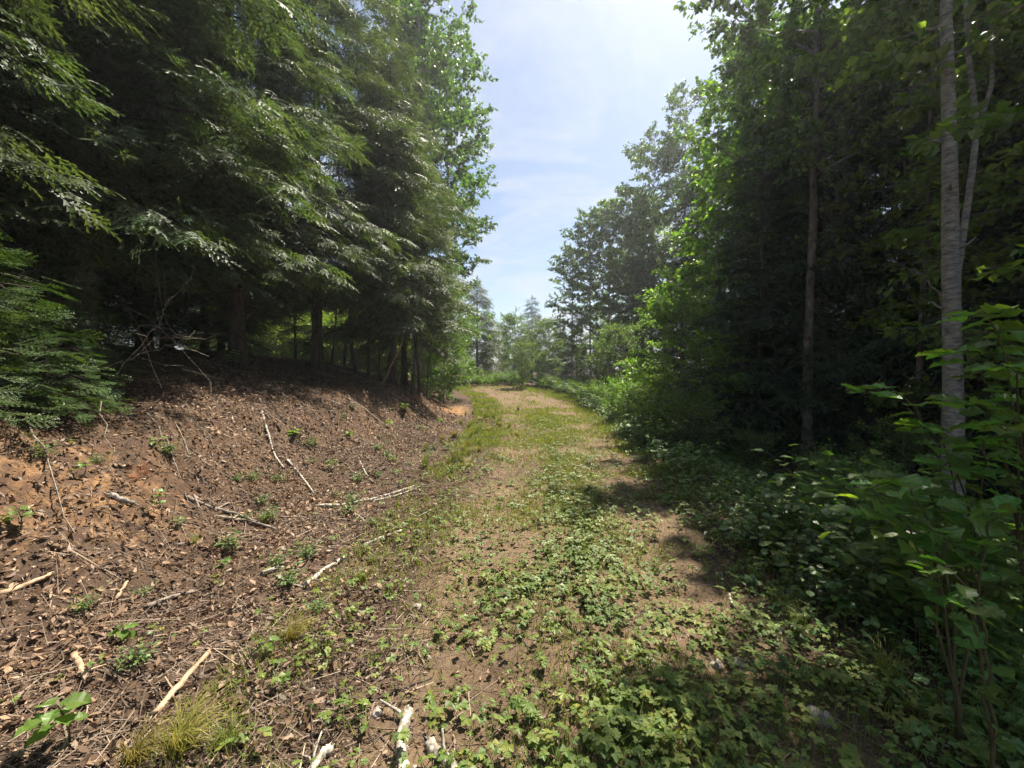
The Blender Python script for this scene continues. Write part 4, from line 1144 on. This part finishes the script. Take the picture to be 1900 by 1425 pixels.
for i, a in enumerate([(775, 1128, .030, 'rounded pinkish stone left of the middle of the track'), (796, 1203, .026, 'pale stone in the litter left of the track middle'), (612, 1135, .028, 'pale stone chip right of the grass tuft'),
                       (1330, 1240, .042, 'left stone of the shaded cluster at the right of the track'), (1372, 1236, .045, 'largest stone of the shaded cluster at the right'), (1398, 1232, .030, 'small stone behind the shaded cluster'),
                       (1525, 1340, .060, 'big flat grey stone in the shaded plants at lower right'), (1382, 1285, .018, 'small grey stone below the shaded cluster'), (1335, 1068, .030, 'flat stone in the shade further up the track'),
                       (1205, 1228, .040, 'half buried pale stone in the sunlit right of the track'), (1018, 985, .025, 'pale stone up the middle of the track'), (795, 1222, .020, 'little stone beside the pale one at left'),
                       (1445, 1170, .03, 'grey stone among shaded leaves on the right'), (700, 1330, .03, 'brownish stone near the birch pole'), (1105, 1050, .022, 'small stone among strawberry leaves')]):
    stone(*a, 500 + i)
# rust-coloured dead sprig on the bank
p = at(272, 885)
me = mesh('dead_sprig', *Buf().add(scatter(FIR_HI, [(-.3, -.2, .35), (.1, -.3, .5), (.3, -.1, .3), (-.1, -.4, .15)], [(0, -.6, 1)] * 4, np.zeros((4, 3)), [.16, .18, .14, .15])).get(), M['deadorange'])
tag(link('dead_sprig', me, loc=p), 'rust-orange dead fir sprig on the soil bank', 'sprig')

# ------------------------------------------------------------------ strawberries
def straw(seed, T=TRIFOL):
    rng = np.random.default_rng(seed); s0, s1, D, N = [], [], [], []
    for i in range(rng.integers(3, 7)):
        a = rng.random() * 6.28; l = .05 + .07 * rng.random(); d = np.array([math.cos(a), math.sin(a), 0])
        tip = d * l * .8 + UP * (.03 + .05 * rng.random())
        s0.append((0, 0, 0)); s1.append(tip); D.append(d + UP * -.1); N.append(UP + rng.normal(size=3) * .25 + d * .2)
    S = .027 * (.6 + .7 * rng.random(len(s1)))
    b = Buf().add(scatter(T, D, N, s1, S)).add(sticks(s0, s1, .0012, .001))
    return b
STR = [straw(600 + i) for i in range(10)]
STR_LO = [straw(600 + i, TRIFOL_LO) for i in range(10)]
STM = [b.mesh('strawberry_mesh', M['straw']) for b in STR]
rs = np.random.default_rng(91)
def straw_density(x, y):
    c = (x - xl(y)) / (xr(y) - xl(y))
    d = sstep(-.25, .15, c) * (0.40 + 0.75 * np.exp(-((c - .52) / .22) ** 2)) + .35 * sstep(.85, 1.15, c) * sstep(1.9, 1.5, c)
    d = d * (0.30 + 1.5 * np.clip(fbm(x * 1.3, y * 1.3, 12, 3) + .25, 0, 1))
    return d * 1.1 * (1 - .8 * sstep(5., 9, y)) + .05 * sstep(-.7, -.3, c)
N_ = 14000
sy = 1.25 + 13 * rs.random(N_) ** 1.6; sx = -2.2 + 5.6 * rs.random(N_)
keep = rs.random(N_) < straw_density(sx, sy) * .75
keep &= np.abs(sx / sy) < 1.4
sx, sy = sx[keep], sy[keep]; order = np.argsort(sy); sx, sy = sx[order], sy[order]
sz = h(sx, sy) + .01
for i in range(min(300, len(sx))):
    tag(link('strawberry_plant', STM[i % 10], loc=(sx[i], sy[i], sz[i]), rot=(0, 0, rs.random() * 6.28), scale=.5 + .75 * rs.random() ** 1.4),
        'low strawberry plant with three-part leaves on the near track', 'strawberry plant', 'strawberry plants on the near track')
b = Buf()
for i in range(300, len(sx)):
    V, F = STR_LO[i % 10].get(); a = rs.random() * 6.28; s = .55 + .85 * rs.random() ** 1.3
    R = np.array([[math.cos(a), -math.sin(a), 0], [math.sin(a), math.cos(a), 0], [0, 0, 1]])
    b.add((V @ R.T * s + np.array([sx[i], sy[i], sz[i]]), F))
tag(link('strawberry_carpet', b.mesh('strawberry_carpet', M['straw'])), 'carpet of small three-part leaves further up the track', 'ground cover', None, 'stuff')

# ------------------------------------------------------------------ stuff: ground cover, short grass, litter, twigs, pebbles
# right-hand ground cover
N_ = 7600
cy_ = 1.2 + 14 * rs.random(N_) ** 1.4; cx_ = xr(cy_) - .1 + 3.0 * rs.random(N_) ** 1.2
k = (np.abs(cx_ / cy_) < 1.4) & (rs.random(N_) < .12 + .7 * sstep(0, 1.0, cx_ - xr(cy_)))
cx_, cy_ = cx_[k], cy_[k]; cz_ = h(cx_, cy_)
m = len(cx_); hh = (.05 + .22 * rs.random(m)) * (0.35 + .65 * sstep(-.3, .7, cx_ - xr(cy_)))
b = Buf()
for q in range(4):
    a = rs.random(m) * 6.28; d = np.stack([np.cos(a), np.sin(a), -.25 * np.ones(m)], 1)
    P1 = np.stack([cx_, cy_, cz_ + hh * (.55 + .2 * q)], 1) + d * .03
    b.add(scatter(TRIFOL_LO if q % 2 else RHOMB, d, UP + rs.normal(size=(m, 3)) * .3, P1, (.040 if q % 2 else .058) * (.45 + .75 * rs.random(m))))
b.add(sticks(np.stack([cx_, cy_, cz_ - .01], 1), np.stack([cx_, cy_, cz_ + hh * 1.15], 1), .0016, .001))
tag(link('undergrowth', b.mesh('undergrowth', M['herb'])), 'low mixed green undergrowth beside the track at the right', 'undergrowth', None, 'stuff')

# short grass on the track and its edges
N_ = 170000
y = 1.2 + 26 * rs.random(N_) ** 1.7; c = -.25 + 1.5 * rs.random(N_); x = xl(y) + c * (xr(y) - xl(y))
dens = .62 + .5 * np.exp(-((c - .5) / .16) ** 2) + .8 * sstep(.8, 1.05, c) + .6 * sstep(.1, -.1, c) * sstep(4, 7, y)
dens *= np.clip(.6 + 1.6 * fbm(x * 1.1, y * 1.1, 15, 3), .10, 1)
dens *= 1 - .8 * sstep(15, 18, y) * sstep(.02, .15, c) * sstep(.95, .8, c)
k = rs.random(N_) < dens
x, y = x[k], y[k]; m = len(x); z = h(x, y)
a = rs.random(m) * 6.28; L = (.025 + .06 * rs.random(m)) * (1 + .02 * y); w = .0018 + .0007 * y
tipd = np.stack([np.cos(a) * .6, np.sin(a) * .6, np.ones(m)], 1)
sd = np.stack([-np.sin(a), np.cos(a), np.zeros(m)], 1) * w[:, None]
B0 = np.stack([x, y, z], 1)
V = np.stack([B0 - sd, B0 + sd, B0 + tipd * L[:, None]], 1).reshape(-1, 3)
tag(link('short_grass', mesh('short_grass', V, np.arange(m * 3).reshape(-1, 3), M['grass'])), 'sparse short grass growing along the track', 'grass', None, 'stuff')

# dead leaves
DL = [A([(0, 0, 0), (-.30, .35, .12), (-.22, .75, .16), (.02, 1, .05), (.27, .7, .10), (.30, .3, .18), (0, .5, 0)], [(0, 6, 1), (1, 6, 2), (2, 6, 3), (3, 6, 4), (4, 6, 5), (5, 6, 0)]),
      A([(0, 0, 0), (-.34, .4, .25), (0, 1, .12), (.30, .5, .28), (0, .5, 0)], [(0, 4, 1), (1, 4, 2), (2, 4, 3), (3, 4, 0)]),
      A([(0, 0, 0), (-.16, .5, .05), (0, 1, .16), (.2, .45, .12)], [(0, 3, 1), (1, 3, 2)])]
def litter_density(x, y):
    c = (x - xl(y)) / (xr(y) - xl(y)); s = xl(y) - x
    d = np.where(c < 0, .55 + .45 * sstep(0, .8, s), .26 + .25 * sstep(.3, 0, c) + .15 * sstep(.8, 1.1, c))
    d = d * (.55 + .9 * np.clip(.5 + fbm(x * 1.6, y * 1.6, 18, 3), 0, 1))
    bare = .3 * np.exp(-((x + 3.1) / .8) ** 2 - ((y - 3.0) / .9) ** 2) + 1.2 * np.exp(-((x + 2.1) / .7) ** 2 - ((y - 15.2) / 2.2) ** 2)
    return d * (1 - .55 * np.clip(bare, 0, 1))
N_ = 122000
y = 1.1 + 14 * rs.random(N_) ** 2.0; x = -8.5 * rs.random(N_) ** .9 * (.35 + y / 12) + 1.2 + rs.random(N_) * 2.2
N2 = 50000
y2 = 1.5 + 13 * rs.random(N2) ** 1.5; x2 = xl(y2) - 1.2 - 3.4 * rs.random(N2)
x = np.concatenate([x, x2]); y = np.concatenate([y, y2])
k = (rs.random(len(x)) < litter_density(x, y)) & (np.abs(x / y) < 1.45)
x, y = x[k], y[k]; m = len(x)
P0 = np.stack([x, y, h(x, y) + .004 + .02 * rs.random(m)], 1)
D = rs.normal(size=(m, 3)) * np.array([1, 1, .28]); e_ = .08
Nn = np.stack([-(h(x + e_, y) - h(x - e_, y)) / (2 * e_), -(h(x, y + e_) - h(x, y - e_)) / (2 * e_), np.ones(m)], 1) + rs.normal(size=(m, 3)) * .5
D = D - Nn * (np.sum(D * Nn, 1) / np.sum(Nn * Nn, 1))[:, None] + rs.normal(size=(m, 3)) * .2
S = (.008 + .048 * rs.random(m) ** 3.0) * (1 + .04 * y) * np.where(x > xl(y), .62, 1.0)
pick = rs.choice(3, m, p=[.2, .25, .55]); b = Buf()
for q in range(3):
    w = pick == q; b.add(scatter(DL[q], D[w], Nn[w], P0[w], S[w]))
tag(link('leaf_litter', b.mesh('leaf_litter', M['litter'])), 'brown dead leaves covering the slope and the track edge', 'leaf litter', None, 'stuff')
# twig litter
N_ = 48000
y = 1.1 + 13 * rs.random(N_) ** 1.9; x = -7 * rs.random(N_) * (.35 + y / 12) + 1.6 * rs.random(N_) + .6
k = (rs.random(N_) < litter_density(x, y) * .6 + .06) & (np.abs(x / y) < 1.45)
x, y = x[k], y[k]; m = len(x); a = rs.random(m) * 6.28; L = (.03 + .36 * rs.random(m) ** 3.5) * .5
dz = rs.normal(size=m) * .006
P0 = np.stack([x - np.cos(a) * L, y - np.sin(a) * L, h(x - np.cos(a) * L, y - np.sin(a) * L) + .012 + dz], 1)
P1 = np.stack([x + np.cos(a) * L, y + np.sin(a) * L, h(x + np.cos(a) * L, y + np.sin(a) * L) + .014 - dz], 1)
rr = .0012 + .0035 * rs.random(m) ** 2
tag(link('twig_litter', mesh('twig_litter', *sticks(P0, P1, rr, rr * .6), M['twig'])), 'thin dead twigs strewn over the leaf litter', 'twigs', None, 'stuff')
# pebbles
OCT = A([(1, 0, 0), (-.9, .1, 0), (0, .8, .1), (.1, -.9, 0), (0, 0, .6), (0, 0, -.5)], [(0, 2, 4), (2, 1, 4), (1, 3, 4), (3, 0, 4), (2, 0, 5), (1, 2, 5), (3, 1, 5), (0, 3, 5)])
M['clod'] = solid_mat('soil_clod', [(.05, .031, .02), (.12, .075, .044), (.21, .14, .08)], (1, 1, 1), 9, 5, .95, .5, .01, island=.5)
N_ = 16000
y = 1.6 + 15 * rs.random(N_) ** 1.5; x = xl(y) - 1.5 - 2.6 * rs.random(N_)
k = rs.random(N_) < .12 + .9 * np.clip(fbm(x * 1.7, y * 1.7, 61, 2) + .1, 0, 1); x, y = x[k], y[k]; m = len(x)
tag(link('soil_clods', mesh('soil_clods', *scatter(OCT, rs.normal(size=(m, 3)), rs.normal(size=(m, 3)), np.stack([x, y, h(x, y) + .004], 1), (.006 + .034 * rs.random(m) ** 2.5)), M['clod'])), 'crumbled clods of soil on the face of the bank', 'soil', None, 'stuff')
N_ = 5000
y = 1.2 + 20 * rs.random(N_) ** 1.8; c = -.1 + 1.15 * rs.random(N_); x = xl(y) + c * (xr(y) - xl(y))
m = N_
D = rs.normal(size=(m, 3)) * np.array([1, 1, .1])
tag(link('pebbles', mesh('pebbles', *scatter(OCT, D, UP + rs.normal(size=(m, 3)) * .2, np.stack([x, y, h(x, y) + .008], 1), (.003 + .012 * rs.random(m) ** 3) * (1 + .02 * y)), M['stone'])), 'small pebbles and grit on the dirt track', 'pebbles', None, 'stuff')

# ------------------------------------------------------------------ added scattering volume: imitates lens glare, also fades far trees
hz, hn, hl = new_mat('glare_veil')
ho = hn.new('ShaderNodeOutputMaterial'); hv = hn.new('ShaderNodeVolumePrincipled')
hv.inputs['Color'].default_value = (.90, .95, 1.0, 1); hv.inputs['Density'].default_value = GLARE_DENSITY; hv.inputs['Anisotropy'].default_value = 0.6
hl.new(hv.outputs[0], ho.inputs['Volume'])
hb = np.array([(x, y, z) for x in (-310, 310) for y in (-50, 430) for z in (-4, 30)], float)
hf = [(0, 1, 3), (0, 3, 2), (4, 6, 7), (4, 7, 5), (0, 4, 5), (0, 5, 1), (2, 3, 7), (2, 7, 6), (0, 2, 6), (0, 6, 4), (1, 5, 7), (1, 7, 3)]
tag(link('haze', mesh('haze', hb, np.array(hf), hz)), 'thin air volume added to imitate lens glare, also fading the far trees', 'haze', None, 'stuff')

print('TRIS', sum(len(m.polygons) for m in bpy.data.meshes), 'OBJ', len(bpy.data.objects))
